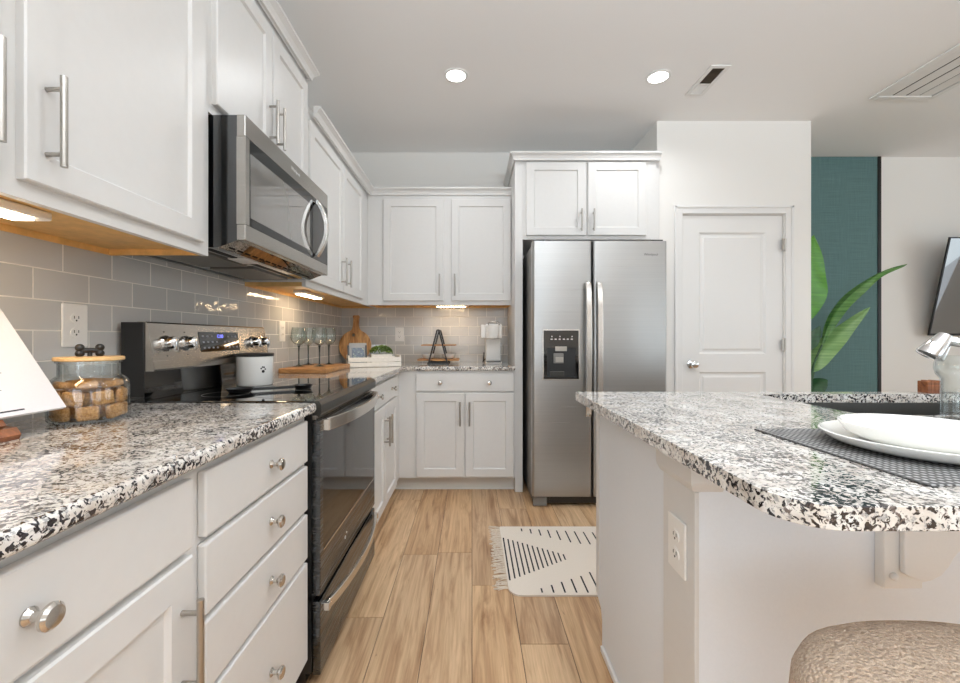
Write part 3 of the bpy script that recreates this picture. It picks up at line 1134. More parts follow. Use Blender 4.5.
sv = thing('ceiling_vent', 'small louvered white ceiling vent beside the recessed lights', 'vent', (2.607, 2.63, CZ))
X0, X1, Y0, Y1 = 2.560, 2.656, 2.488, 2.772
m = MB()
for a, b, c, d in ((X0 - .012, X0 + .012, Y0 - .012, Y1 + .012), (X1 - .012, X1 + .012, Y0 - .012, Y1 + .012), (X0 + .012, X1 - .012, Y0 - .012, Y0 + .012), (X0 + .012, X1 - .012, Y1 - .012, Y1 + .012), (X0 + .012, X1 - .012, 2.655, 2.667)):
    m.box(a, b, c, d, CZ - 0.007, CZ - 0.0005, b=0.001)
m.build('frame', 'trim', sv)
MB().box(X0 + .01, X1 - .01, Y0 + .01, 2.66, CZ - 0.0018, CZ - 0.0008).build('backing', 'slot', sv)
m = MB()
n = 9
for i in range(n):
    y = 2.672 + i * (0.085 / (n - 1))
    m.box(X0 + .012, X1 - .012, y, y + 0.0015, CZ - 0.006, CZ - 0.001, rot=Matrix.Rotation(0.5, 4, 'X'))
m2 = MB()
for i in range(14):
    y = Y0 + .016 + i * 0.0112
    m2.box(X0 + .012, X1 - .012, y, y + 0.0012, CZ - 0.006, CZ - 0.002, rot=Matrix.Rotation(-0.7, 4, 'X'))
m.build('louvers', 'trim', sv)
m2.build('louvers', 'nickel', sv)

rv = thing('return_grille', 'large white slatted return air grille at right of the ceiling', 'vent', (4.0, 2.45, CZ))
X0, X1, Y0, Y1 = 3.80, 4.225, 2.05, 2.82
m = MB()
for a, b, c, d in ((X0, X0 + .035, Y0, Y1), (X1 - .035, X1, Y0, Y1), (X0 + .035, X1 - .035, Y0, Y0 + .035), (X0 + .035, X1 - .035, Y1 - .035, Y1)):
    m.box(a, b, c, d, CZ - 0.012, CZ - 0.0005, b=0.003)
m.build('frame', 'trim', rv)
MB().box(X0 + .03, X1 - .03, Y0 + .03, Y1 - .03, CZ - 0.0016, CZ - 0.0006).build('backing', 'slot', rv)
m = MB()
bars = [X0 + 0.035, X0 + 0.125, X0 + 0.215, X0 + 0.30, X1 - 0.035]
for a, b in zip(bars, bars[1:]):
    k = int((b - a - 0.008) / 0.0105)
    for i in range(k):
        x = a + 0.006 + i * 0.0105
        m.box(x, x + 0.011, Y0 + .035, Y1 - .035, CZ - 0.0065, CZ - 0.0045, rot=Matrix.Rotation(0.25, 4, 'Y'))
m.build('slats', 'trim', rv)
# ------------------------------------------------------------------ text helper (flat marks on things)


def text_mesh(body, size, mat, parent, matrix, name, depth=0.0006):
    cu = bpy.data.curves.new(name, 'FONT')
    cu.body = body
    cu.size = size
    cu.extrude = depth
    cu.align_x = 'CENTER'
    cu.align_y = 'CENTER'
    cu.resolution_u = 3
    tmp = bpy.data.objects.new(name, cu)
    COL.objects.link(tmp)
    dg = bpy.context.evaluated_depsgraph_get()
    me = bpy.data.meshes.new_from_object(tmp.evaluated_get(dg))
    bpy.data.objects.remove(tmp)
    me.transform(Matrix.Translation(-world_origin(parent)) @ matrix)
    me.materials.clear()
    me.materials.append(M[mat])
    o = bpy.data.objects.new(name, me)
    COL.objects.link(o)
    o.parent = parent
    return o


def face_plus_x(x, y, z, roll=0):      # text on a plane facing +X, reading along +Y
    return Matrix.Translation((x, y, z)) @ Matrix(((0, 0, 1, 0), (1, 0, 0, 0), (0, 1, 0, 0), (0, 0, 0, 1)))


def face_minus_y(x, y, z):
    return Matrix.Translation((x, y, z)) @ Matrix(((1, 0, 0, 0), (0, 0, -1, 0), (0, 1, 0, 0), (0, 0, 0, 1)))


# ------------------------------------------------------------------ range
RY0, RY1 = 1.335, 2.085
rg = thing('range', 'stainless electric range with black glass cooktop and oven door', 'stove', (0.33, 1.695, 0))
MB().box(0.03, 0.628, RY0, RY1, 0.05, 0.898).box(0.10, 0.60, RY0 + 0.02, RY1 - 0.02, 0.0, 0.05).build('body', 'black', rg)
ck = MB().box(0.105, 0.640, RY0 - 0.001, RY1 + 0.001, 0.898, 0.9185, b=0.003).build('cooktop', 'black_gloss', rg)
for (bx, by, br_) in ((0.26, 1.50, 0.075), (0.48, 1.50, 0.105), (0.26, 1.90, 0.075), (0.48, 1.90, 0.09)):
    MB().lathe([(br_ - 0.0012, 0), (br_, 0), (br_, 0.0003), (br_ - 0.0012, 0.0003)], (bx, by, 0.9186), n=48, closed=True).build('burner_ring', 'grey_plastic', ck)
# front lip and vent slots
MB().prism([(0.632, 0.872), (0.655, 0.872), (0.660, 0.880), (0.659, 0.905), (0.650, 0.9185), (0.6405, 0.9195), (0.632, 0.915)], 'y', RY0, RY1).build('front_lip', 'dark_grey', rg)
v = MB()
for i in range(6):
    y = 1.36 + i * 0.115
    v.box(0.6395, 0.6415, y, y + 0.09, 0.8635, 0.8685)
MB().box(0.629, 0.640, RY0 + 0.004, RY1 - 0.004, 0.858, 0.871).build('vent_strip', 'steel_y', rg)
v.build('vent_slots', 'slot', rg)
# oven door
dy0, dy1 = RY0 + 0.003, RY1 - 0.003
d = MB()
d.box(0.630, 0.655, dy0, dy1, 0.296, 0.430, b=0.002)
d.box(0.630, 0.655, dy0, dy1, 0.815, 0.856, b=0.002)
d.box(0.630, 0.655, dy0, dy0 + 0.026, 0.430, 0.815)
d.box(0.630, 0.655, dy1 - 0.026, dy1, 0.430, 0.815)
dd = d.build('oven_door', 'steel_dark', rg)
MB().box(0.632, 0.6545, dy0 + 0.026, dy1 - 0.026, 0.430, 0.815).build('window', 'oven_glass', dd, label='dark reflective oven glass')
MB().box(0.6545, 0.6562, dy0 + 0.026, dy1 - 0.026, 0.428, 0.433).build('window_trim', 'steel_bar', dd)


def bow_handle(y0, y1, z, x0, out, hgt, parent):
    pts = []
    n = 18
    for i in range(n + 1):
        f = i / n
        pts.append((x0 + out * (1 - (2 * f - 1) ** 2) ** 0.9, y0 + (y1 - y0) * f, z))
    m = MB()
    m.strip(pts, 0.014, hgt)
    o = m.build('handle', 'steel_bar', parent, smooth=30)
    bevel_mod(o, 0.002, 2, 50)
    for yy in (y0, y1):
        MB().box(0.653, x0 + 0.014, yy - 0.008, yy + 0.008, z - hgt / 2 + 0.002, z + hgt / 2 - 0.002, b=0.002).build('handle_mount', 'steel_bar', parent)


bow_handle(dy0 + 0.025, dy1 - 0.025, 0.838, 0.664, 0.045, 0.040, dd)
text_mesh('o', 0.026, 'white_mark', dd, face_plus_x(0.6553, 1.600, 0.362), 'logo_mark')
text_mesh('w', 0.012, 'white_mark', dd, face_plus_x(0.6553, 1.618, 0.372), 'logo_mark')
dw = MB().box(0.630, 0.655, dy0, dy1, 0.044, 0.278, b=0.002).build('storage_drawer', 'steel_dark', rg)
bow_handle(dy0 + 0.025, dy1 - 0.025, 0.250, 0.664, 0.040, 0.030, dw)
MB().box(0.615, 0.629, RY0, RY1, 0.279, 0.295).build('gap_shadow_strip', 'black', rg)
# backguard
bgd = MB().prism([(0.0305, 0.899), (0.098, 0.899), (0.092, 1.000), (0.085, 1.165), (0.0305, 1.168)], 'y', RY0, RY1).build('backguard', 'black_gloss', rg)
pf = MB().prism([(0.086, 1.012), (0.128, 1.012), (0.130, 1.018), (0.106, 1.166), (0.100, 1.171), (0.075, 1.171), (0.075, 1.1665), (0.0852, 1.1655)], 'y', RY0 - 0.001, RY1 + 0.001).build('control_panel', 'steel_y', bgd)
MB().box(0.026, 0.098, RY0 - 0.0055, RY0 - 0.0012, 0.93, 1.169, b=0.001).build('end_cap', 'black', bgd)
sl = (0.106 - 0.130) / (1.166 - 1.018)


def px(z):
    return 0.130 + sl * (z - 1.018)


ax = Vector((1, 0, -sl)).normalized()
for ky in (1.400, 1.500, 1.955, 2.035):
    kb = MB().lathe([(0, 0), (0.0265, 0), (0.0265, 0.005), (0.021, 0.009), (0.0195, 0.030), (0.017, 0.033), (0, 0.033)], (px(1.100), ky, 1.100), ax, n=28)
    kb.box(px(1.1) + 0.030, px(1.1) + 0.041, ky - 0.005, ky + 0.005, 1.078, 1.116, b=0.002)
    ko = kb.build('control_knob', 'mirror_chrome', rg, smooth=40)
    MB().box(px(1.139) + 0.0004, px(1.139) + 0.0012, ky - 0.0015, ky + 0.0015, 1.137, 1.141).box(px(1.059) + 0.0004, px(1.059) + 0.0012, ky - 0.0015, ky + 0.0015, 1.057, 1.061).build('dial_mark', 'slot', ko)


def on_panel(y0, y1, z0, z1, t, mat, name, parent):
    m = MB()
    m.prism([(px(z0), z0), (px(z0) + t, z0), (px(z1) + t, z1), (px(z1), z1)], 'y', y0, y1)
    return m.build(name, mat, parent)


dsp = on_panel(1.575, 1.838, 1.066, 1.142, 0.0012, 'black_gloss', 'display', rg)
dm = MB()
cells = []
for i in range(9):
    for j in range(3):
        if 3 <= i <= 5 and j == 2 or (i == 4):
            continue
        y = 1.592 + i * 0.0275
        z = 1.078 + j * 0.022
        dm.prism([(px(z) + 0.0012, z), (px(z) + 0.0018, z), (px(z + 0.006) + 0.0018, z + 0.006), (px(z + 0.006) + 0.0012, z + 0.006)], 'y', y, y + 0.011)
dm.build('display_keys', 'ink', dsp)
text_mesh('12:00', 0.020, 'blue_led', dsp, face_plus_x(px(1.125) + 0.0022, 1.705, 1.125), 'clock_digits', 0.0003)

# ------------------------------------------------------------------ microwave
MY0, MY1 = 1.324, 2.080
mw = thing('microwave', 'stainless over-the-range microwave hanging below the short cabinet', 'microwave', (0.2, 1.69, 1.41))
MB().prism([(0.0, 1.405), (0.335, 1.405), (0.395, 1.428), (0.395, 1.824), (0.0, 1.824)], 'y', MY0 + 0.004, MY1 - 0.004).build('body', 'black_gloss', mw)
d = MB()
d.box(0.3955, 0.424, MY0, MY1, 1.755, 1.824, b=0.003)
d.box(0.3955, 0.424, MY0, MY1, 1.427, 1.478, b=0.003)
d.box(0.3955, 0.424, MY0, MY0 + 0.024, 1.478, 1.755)
d.box(0.3955, 0.424, MY1 - 0.012, MY1, 1.478, 1.755)
md = d.build('door', 'steel_mid', mw)
MB().box(0.398, 0.4235, MY0 + 0.024, MY1 - 0.012, 1.478, 1.755).build('door_glass', 'oven_glass', md)
MB().box(0.4236, 0.4242, MY0 + 0.030, 1.850, 1.505, 1.712).build('window', 'micro_glass', md)
MB().box(0.4236, 0.4243, 1.880, 1.883, 1.478, 1.755).build('panel_seam', 'black', md)
pts = []
for i in range(17):
    f = i / 16
    pts.append((0.430 + 0.046 * math.sin(math.pi * f) ** 0.8, 1.912, 1.492 + 0.25 * f))
bevel_mod(MB().strip(pts, 0.017, 0.024, up=(0, 1, 0)).build('handle', 'steel_bar', md, smooth=40), 0.002, 2, 50)
text_mesh('Whirlpool', 0.020, 'white_mark', md, face_plus_x(0.4242, 1.70, 1.792), 'logo_text', 0.0003)
# underside: filters, lamp
un = MB()
for a, b in ((1.345, 1.660), (1.710, 2.025)):
    un.box(0.07, 0.25, a, b, 1.3985, 1.4045, b=0.001)
un.build('grease_filter', 'grey_plastic', mw)
sl_ = MB()
for i in range(14):
    y = 1.37 + i * 0.049
    sl_.box(0.345, 0.352, y, y + 0.036, 1.4045, 1.4052)
sl_.box(0.28, 0.30, 1.35, 2.02, 1.4035, 1.4046)
sl_.build('vent_slots', 'slot', mw)
MB().box(0.265, 0.325, 1.50, 1.60, 1.400, 1.4046, b=0.001).build('lamp_cover', 'white_plastic', mw)

# ------------------------------------------------------------------ fridge
FX0, FX1, FYF, FYB = 1.536, 2.423, 2.762, 3.60
fr = thing('fridge', 'tall stainless side-by-side refrigerator with water dispenser', 'refrigerator', (1.98, 3.2, 0))
MB().box(FX0 + 0.004, FX1 - 0.004, 2.845, FYB, 0.03, 1.742, b=0.003).build('body', 'grey_plastic', fr)
SPX = 1.931


def fdoor(x0, x1, cut=None):
    m = MB()
    poly = []
    r = 0.018
    # plan with rounded front vertical corners
    plan = arc(x0 + r, FYF + r, r, 180, 270, 6) + arc(x1 - r, FYF + r, r, 270, 360, 6) + [(x1, 2.838), (x0, 2.838)]
    m.prism(plan, 'z', 0.075, 1.757)
    return m


ld = fdoor(FX0, SPX - 0.004).build('door', 'steel', fr, smooth=30)
rd = fdoor(SPX + 0.004, FX1).build('door', 'steel', fr, smooth=30)
for dr_, hx in ((ld, SPX - 0.036), (rd, SPX + 0.036)):
    m = MB()
    zz = [0.605, 0.63, 0.72, 0.95, 1.15, 1.3, 1.40, 1.46, 1.485]
    oo = [0.030, 0.042, 0.052, 0.058, 0.060, 0.058, 0.052, 0.042, 0.030]
    m.prism([(FYF - o_, z_) for z_, o_ in zip(zz, oo)] + [(FYF - o_ + 0.016, z_) for z_, o_ in list(zip(zz, oo))[::-1]], 'x', hx - 0.018, hx + 0.018)
    for z_ in (0.628, 1.462):
        m.box(hx - 0.011, hx + 0.011, FYF - 0.040, FYF + 0.0005, z_ - 0.018, z_ + 0.018, b=0.004)
    bevel_mod(m.build('handle', 'steel_bar', dr_, smooth=40), 0.004, 2, 50)
# dispenser
s = 420 / FYF
dx0, dx1 = CX + (543.5 - 472) / s, CX + (578.5 - 472) / s
dz0, dz1 = H - (379 - 338) / s, H + (338 - 330.5) / s
dn = MB()
dn.box(dx0 - 0.007, dx1 + 0.007, FYF - 0.003, FYF + 0.0003, dz0 - 0.007, dz1 + 0.007, b=0.001)
fdsp = dn.build('dispenser', 'steel_bar', ld)
bz = MB()
bz.box(dx0, dx1, FYF - 0.006, FYF - 0.0031, dz1 - 0.115, dz1, b=0.001)
bz.box(dx0, dx0 + 0.022, FYF - 0.006, FYF - 0.0031, dz0, dz1 - 0.115)
bz.box(dx1 - 0.022, dx1, FYF - 0.006, FYF - 0.0031, dz0, dz1 - 0.115)
bz.box(dx0, dx1, FYF - 0.012, FYF - 0.0031, dz0, dz0 + 0.018, b=0.001)
bz.build('bezel', 'black_gloss', fdsp)
MB().box(dx0 + 0.022, dx1 - 0.022, FYF - 0.0036, FYF - 0.0031, dz0 + 0.018, dz1 - 0.115).build('recess', 'black', fdsp)
w_ = dx1 - dx0
MB().box(dx0 + 0.33 * w_, dx0 + 0.66 * w_, FYF - 0.0085, FYF - 0.0061, dz1 - 0.135, dz1 - 0.105, b=0.001).build('display', 'nickel', fdsp)
MB().box(dx0 + 0.28 * w_, dx0 + 0.56 * w_, FYF - 0.016, FYF - 0.0037, dz1 - 0.215, dz1 - 0.15, b=0.003).build('paddle', 'grey_plastic', fdsp)
MB().box(dx0 + 0.33 * w_, dx0 + 0.55 * w_, FYF - 0.019, FYF - 0.0161, dz1 - 0.208, dz1 - 0.175, b=0.001).build('paddle_pad', 'nickel', fdsp)
MB().box(dx0 + 0.18 * w_, dx0 + 0.58 * w_, FYF - 0.014, FYF - 0.0061, dz0 + 0.018, dz0 + 0.05, b=0.002).build('drip_tray', 'dark_grey', fdsp)
ic = MB()
for i in range(6):
    ic.box(dx0 + (0.20 + i * 0.115) * w_, dx0 + (0.255 + i * 0.115) * w_, FYF - 0.0064, FYF - 0.0061, dz1 - 0.060, dz1 - 0.054)
for i in (0, 2, 5):
    ic.box(dx0 + (0.22 + i * 0.115) * w_, dx0 + (0.25 + i * 0.115) * w_, FYF - 0.0064, FYF - 0.0061, dz1 - 0.043, dz1 - 0.036)
ic.build('icons', 'white_mark', fdsp)
text_mesh('Whirlpool', 0.022, 'logo_dark', rd, face_minus_y(CX + (651 - 472) / s, FYF - 0.0003, H + (338 - 254.5) / s), 'logo_text', 0.0003)
# hinges, grille, feet
MB().box(FX0 + 0.01, FX0 + 0.085, 2.80, 2.92, 1.7575, 1.775, b=0.004).build('hinge_cover', 'black', fr)
MB().box(FX1 - 0.085, FX1 - 0.01, 2.80, 2.92, 1.7575, 1.775, b=0.004).build('hinge_cover', 'black', fr)
g = MB()
g.box(FX0 + 0.008, FX1 - 0.008, 2.800, 2.845, 0.018, 0.070, b=0.003)
for i in range(3):
    g.box(FX0 + 0.12, FX1 - 0.12, 2.796, 2.800, 0.026 + i * 0.014, 0.032 + i * 0.014)
g.build('kick_grille', 'dark_grey', fr)
for xx in (FX0 + 0.008, FX1 - 0.098):
    MB().box(xx, xx + 0.09, 2.788, 2.799, 0.004, 0.062, b=0.003).build('foot_cover', 'grey_plastic', fr)
MB().box(FX0 + 0.05, FX1 - 0.05, 2.86, 3.5, 0.0, 0.03).build('base', 'black', fr)
# ------------------------------------------------------------------ things on the left counter
ZC = 0.9142
# page on a wooden easel
lean = math.atan2(0.158, 0.235)
pg = thing('menu_page', 'white printed sheet leaning on a small wooden easel, far left', 'paper', (0.2, 0.84, 0.95))
R = Matrix.Rotation(-lean, 4, 'Y')
P0 = (0.222, 0.84, 0.958)
m = MB()
m.box(0.214, 0.222, 0.730, 0.952, 0.964, 1.244, rot=R, pivot=P0)
page = m.build('sheets', 'paper', pg)
ln = MB()
for i in range(13):
    z = 1.185 - i * 0.0135
    wid = (0.10, 0.12, 0.09, 0.13)[i % 4]
    ln.box(0.2221, 0.2225, 0.750, 0.750 + wid - 0.02 * ((i * 7) % 3), z, z + 0.0015, rot=R, pivot=P0)
ln.build('printed_lines', 'ink', page)
MB().box(0.2221, 0.2226, 0.79, 0.868, 0.973, 0.976, rot=R, pivot=P0).build('signature_line', 'ink_dark', page)
# note: rotation pivots on the bottom edge
es = thing('wooden_easel', 'dark wood easel foot holding the printed sheet, far left', 'easel', (0.2, 0.80, ZC))
MB().prism([(0.165, ZC), (0.220, ZC), (0.224, ZC + 0.010), (0.214, ZC + 0.024), (0.165, ZC + 0.028)], 'y', 0.60, 0.852).build('ledge', 'walnut', es)
MB().box(0.202, 0.212, 0.70, 0.83, 0.950, 1.17, rot=R, pivot=P0).build('back_rest', 'walnut', es)
MB().prism([(0.05, ZC), (0.075, ZC), (0.128, 1.085), (0.113, 1.085)], 'y', 0.79, 0.815).build('leg', 'walnut', es)
MB().box(0.06, 0.20, 0.792, 0.813, ZC, ZC + 0.010).build('brace', 'walnut', es)

# cookie jar
jx, jy = 0.183, 1.050
jar = thing('cookie_jar', 'glass treat jar with bamboo lid and bone-shaped knob', 'jar', (jx, jy, ZC))
prof = [(0.0, 0.0), (0.070, 0.0), (0.078, 0.006), (0.0795, 0.02), (0.0795, 0.082), (0.076, 0.098), (0.066, 0.108), (0.060, 0.113), (0.060, 0.142), (0.064, 0.144), (0.064, 0.148),
        (0.057, 0.148), (0.057, 0.112), (0.063, 0.105), (0.073, 0.095), (0.0765, 0.082), (0.0765, 0.02), (0.075, 0.010), (0.069, 0.006), (0.0, 0.006)]
MB().lathe(prof, (jx, jy, ZC), n=56).build('glass_body', 'glass', jar, smooth=50)
lidp = [(0, 0.142), (0.054, 0.142), (0.054, 0.1485), (0.066, 0.1485), (0.068, 0.150), (0.068, 0.156), (0.066, 0.158), (0, 0.159)]
lo = MB().lathe(lidp, (jx, jy, ZC), n=48).build('lid', 'bamboo', jar, smooth=40)
MB().lathe([(0.0542, 0.1405), (0.0562, 0.1405), (0.0562, 0.1475), (0.0542, 0.1475)], (jx, jy, ZC), n=40, closed=True).build('seal', 'white_plastic', lo, smooth=40)
b = MB()
bz_ = ZC + 0.159 + 0.0135
ddx, ddy = 0.60, 0.80
for sgn in (-1, 1):
    for dz in (-0.0065, 0.008):
        b.sphere((jx + sgn * 0.019 * ddx, jy + sgn * 0.019 * ddy, bz_ + dz), 0.0095, n=14)
b.tube([(jx - 0.018 * ddx, jy - 0.018 * ddy, bz_ + 0.001), (jx + 0.018 * ddx, jy + 0.018 * ddy, bz_ + 0.001)], 0.0065, n=12)
b.cyl((jx, jy, ZC + 0.159), (jx, jy, bz_), 0.005, n=12)
b.build('bone_knob', 'black_metal', lo, smooth=60)

# biscuits inside the jar: every biscuit its own object
bb = MB().box(-0.021, 0.021, -0.0085, 0.0085, -0.0165, 0.0165, b=0.005, seg=2)
proto = bb.build('dog_biscuit', 'biscuit', loc=(0, 0, 0), smooth=50)
tag(proto, 'golden brown dog biscuit piled in the glass jar', 'biscuit', 'biscuits in the glass jar')
spots_ = []
for layer in range(2):
    for i in range(7):
        spots_.append((0.0625, 2 * math.pi * (i + 0.5 * layer) / 7, 0.0068 + 0.0175 + layer * 0.0350, 'stand'))
    for i in range(3):
        spots_.append((0.027, 2 * math.pi * (i + 0.3 * layer) / 3, 0.0068 + 0.0170 + layer * 0.0350, 'stand'))
for i in range(5):
    spots_.append((0.047, 2 * math.pi * i / 5 + 0.3, 0.0068 + 0.0825, 'flat'))
spots_.append((0.0, 0, 0.0068 + 0.088, 'flat'))
for n_, (rr, a, z_, how) in enumerate(spots_):
    o = proto if n_ == 0 else proto.copy()
    if n_:
        COL.objects.link(o)
    o.location = (jx + rr * math.cos(a), jy + rr * math.sin(a), ZC + z_)
    if how == 'stand':
        e_ = Matrix.Rotation(a + math.pi / 2, 4, 'Z') @ Matrix.Rotation(random.uniform(-0.16, 0.16), 4, 'Y')
    else:
        e_ = Matrix.Rotation(a + math.pi / 2 + random.uniform(-0.3, 0.3), 4, 'Z') @ Matrix.Rotation(math.pi / 2 + random.uniform(-0.25, 0.1), 4, 'X') @ Matrix.Diagonal((0.95, 0.9, 0.95, 1))
    o.rotation_euler = e_.to_euler()

# canister on the cooktop
cx_, cy_ = 0.208, 1.800
ZK = 0.9192
cn = thing('canister', 'round white canister with black lid on the cooktop', 'canister', (cx_, cy_, ZK))
MB().lathe([(0, 0.0), (0.068, 0.0), (0.072, 0.005), (0.073, 0.120), (0.070, 0.122), (0, 0.122)], (cx_, cy_, ZK), n=48).build('body', 'ceramic', cn, smooth=40)
MB().lathe([(0, 0.1222), (0.0745, 0.1222), (0.0755, 0.124), (0.0755, 0.133), (0.073, 0.135), (0, 0.135)], (cx_, cy_, ZK), n=48).build('lid', 'black_metal', cn, smooth=40)
e = MB()
ang = math.radians(-38)
for da, dz, rr in ((0.0, 0.060, 0.0062), (-0.11, 0.072, 0.0032), (-0.035, 0.078, 0.0035), (0.05, 0.077, 0.0035), (0.12, 0.069, 0.0032)):
    a = ang + da
    e.lathe([(0, 0), (rr, 0), (rr, 0.0012), (0, 0.0014)], (cx_ + 0.0724 * math.cos(a), cy_ + 0.0724 * math.sin(a), ZK + dz), (math.cos(a), math.sin(a), 0), n=12)
e.build('emblem', 'black_metal', cn)

# black double-ended spoon rest lying on the cooktop
sr = MB()
prof2 = []
pa, pb = Vector((0.285, 1.545, ZK)), Vector((0.470, 1.660, ZK))
dv = (pb - pa).normalized()
rz = Matrix.Rotation(math.atan2(dv.y, dv.x), 4, 'Z')
for p, r_ in ((pa, 0.046), (pb, 0.036)):
    sr.lathe([(0, 0.001), (r_ * 0.8, 0.001), (r_, 0.014), (r_ + 0.003, 0.016), (r_ - 0.003, 0.0155), (r_ * 0.75, 0.005), (0, 0.004)], p, n=28)
sr.strip([pa + dv * 0.040 + Vector((0, 0, 0.0095)), (pa + pb) / 2 + Vector((0, 0, 0.009)), pb - dv * 0.032 + Vector((0, 0, 0.0095))], 0.024, 0.010)
tag(sr.build('spoon_rest', 'black', loc=tuple(pa), smooth=40), 'black glossy spoon rest lying on the cooktop before the canister', 'spoon rest')

# serving board with wine glasses
sb = MB().box(0.030, 0.305, 2.400, 2.870, ZC, ZC + 0.030, b=0.004)
tag(sb.build('serving_board', 'acacia', loc=(0.165, 2.63, ZC), smooth=40), 'thick wooden serving board under the wine glasses', 'board')
ZG = ZC + 0.0302


def wine_glass(x, y, label):
    r = thing('wine_glass', label, 'glass', (x, y, ZG), 'smoky wine glasses on the wooden board')
    bowl = [(0.0, 0.128), (0.012, 0.130), (0.030, 0.142), (0.044, 0.160), (0.0475, 0.178), (0.045, 0.205), (0.040, 0.240), (0.0388, 0.240), (0.0437, 0.205), (0.0460, 0.178), (0.0425, 0.161), (0.029, 0.1435), (0.012, 0.1325), (0.0, 0.131)]
    MB().lathe(bowl, (x, y, ZG), n=36).build('bowl', 'smoke_glass', r, smooth=60)
    st = [(0, 0), (0.036, 0.0), (0.0365, 0.0015), (0.020, 0.004), (0.006, 0.010), (0.0042, 0.02), (0.004, 0.08), (0.0055, 0.118), (0.010, 0.1275), (0.0, 0.1278)]
    MB().lathe(st, (x, y, ZG), n=28).build('stem', 'stem_glass', r, smooth=60)
    return r


wg = wine_glass(0.070, 2.590, 'smoky stemmed wine glass at front left of the board')
for x, y, lb in ((0.068, 2.745, 'smoky stemmed wine glass at back left of the board'), (0.194, 2.600, 'smoky stemmed wine glass at front right of the board'),
                 (0.187, 2.790, 'smoky stemmed wine glass at back right of the board')):
    c = copy_tree(wg)
    c.location = (x, y, ZG)
    c['label'] = lb

# round cutting board leaning in the corner
rb = MB()
poly = [(0.136 * math.sin(a), -0.136 * math.cos(a)) for a in [math.radians(d_) for d_ in range(-164, 165, 6)]]
poly = poly[::1]
hand = [(0.030, 0.150), (0.024, 0.185), (0.024, 0.235), (0.030, 0.248), (0.024, 0.262), (-0.024, 0.262), (-0.030, 0.248), (-0.024, 0.235), (-0.024, 0.185), (-0.030, 0.150)]
outl = poly + hand
hole1 = [(-0.018 + 0.013 * math.cos(a), 0.092 + 0.013 * math.sin(a)) for a in [2 * math.pi * i / 16 for i in range(16)]]
rb.plate(outl, [hole1], 0.0, 0.016)
lean2 = math.radians(8)
cbx = 0.147
Mx = Matrix.Translation((cbx, YB - 0.078, ZC + 0.1375)) @ Matrix.Rotation(math.pi / 2 - lean2, 4, 'X')
rb.bm.transform(Mx)
rbo = rb.build('cutting_board', 'board', loc=(cbx, YB - 0.07, ZC), smooth=40)
tag(bevel_mod(rbo, 0.002, 2), 'round wooden cutting board with handle leaning in the corner', 'cutting board')

# white crate tray
TR = Matrix.Translation((0.285, 2.893, ZC)) @ Matrix.Rotation(math.radians(20), 4, 'Z')
tw, td, th = 0.365, 0.20, 0.072


def trf(mb):
    mb.bm.transform(TR)
    return mb


tr = thing('wooden_crate', 'low white slatted wooden crate tray in the corner', 'tray', (0.40, 3.02, ZC))
c = MB()
c.box(0, tw, 0, td, 0.0, 0.008)
for z0_, z1_ in ((0.003, 0.0335), (0.0375, 0.068)):
    c.box(0, tw, -0.009, 0, z0_, z1_, b=0.0015)
    c.box(0, tw, td, td + 0.009, z0_, z1_, b=0.0015)
for xx in (0, tw - 0.01):
    c.box(xx, xx + 0.01, 0.0, td, 0.008, th + 0.010, b=0.0015)
trf(c).build('crate', 'white_wood', tr)
for xx in (-0.003, tw):
    h = MB()
    h.box(xx, xx + 0.003, td * 0.35, td * 0.65, 0.045, 0.062, b=0.001)
    trf(h).build('side_handle', 'black_metal', tr)


def tp(x, y, z=0.0):
    return TR @ Vector((x, y, z))


# framed photo card in crate
pc_ = thing('framed_photo', 'small grey framed photo on a black stand in the white crate', 'photo frame', tp(0.075, 0.06, 0.0085))
RF = Matrix.Rotation(math.radians(-12), 4, 'X')
f = MB().box(0.012, 0.132, 0.050, 0.058, 0.011, 0.172, rot=RF, pivot=(0.07, 0.05, 0.010))
trf(f).build('frame', 'frame_grey', pc_)
f = MB().box(0.028, 0.116, 0.0485, 0.0499, 0.020, 0.138, rot=RF, pivot=(0.07, 0.05, 0.010))
trf(f).build('picture', 'picture', pc_)
f = MB()
for xx in (0.0115, 0.133):
    f.box(xx - 0.012, xx, 0.044, 0.060, 0.0088, 0.155, rot=RF, pivot=(0.07, 0.05, 0.010))
f.box(0.012, 0.138, 0.040, 0.072, 0.0086, 0.0105)
trf(f).build('stand', 'black_metal', pc_)

# little plant in the crate
pp = thing('potted_plant', 'small mossy green plant in a white pot in the crate', 'plant', tp(0.235, 0.09, 0.0085))
pcn = tp(0.235, 0.09, 0.0085)
f = MB().box(0.160, 0.310, 0.045, 0.135, 0.0087, 0.088, b=0.006)
trf(f).build('pot', 'white_wood', pp)
f = MB()
for i in range(420):
    a = random.uniform(0, 2 * math.pi)
    e_ = random.uniform(0, 1) ** 0.5
    rr = e_
    x = 0.235 + 0.083 * rr * math.cos(a)
    y = 0.09 + 0.052 * rr * math.sin(a)
    z = 0.092 + 0.052 * math.sqrt(max(0, 1 - rr * rr)) + random.uniform(-0.004, 0.006)
    q = Matrix.Rotation(random.uniform(0, 6.28), 4, 'Z') @ Matrix.Rotation(random.uniform(-0.9, 0.9), 4, 'X')
    f.sphere((x, y, z), 0.0062, (1.0, 0.35, 1.2), 6, rot=q)
trf(f).build('foliage', 'moss', pp, kind='stuff')

# pale card standing behind the plant
f = MB().box(0.175, 0.275, 0.150, 0.158, 0.0088, 0.155, b=0.001)
cd = trf(f).build('packet', 'paper', loc=tuple(tp(0.225, 0.154, 0.0088)))
tag(cd, 'pale packet standing in the crate behind the green plant', 'packet')

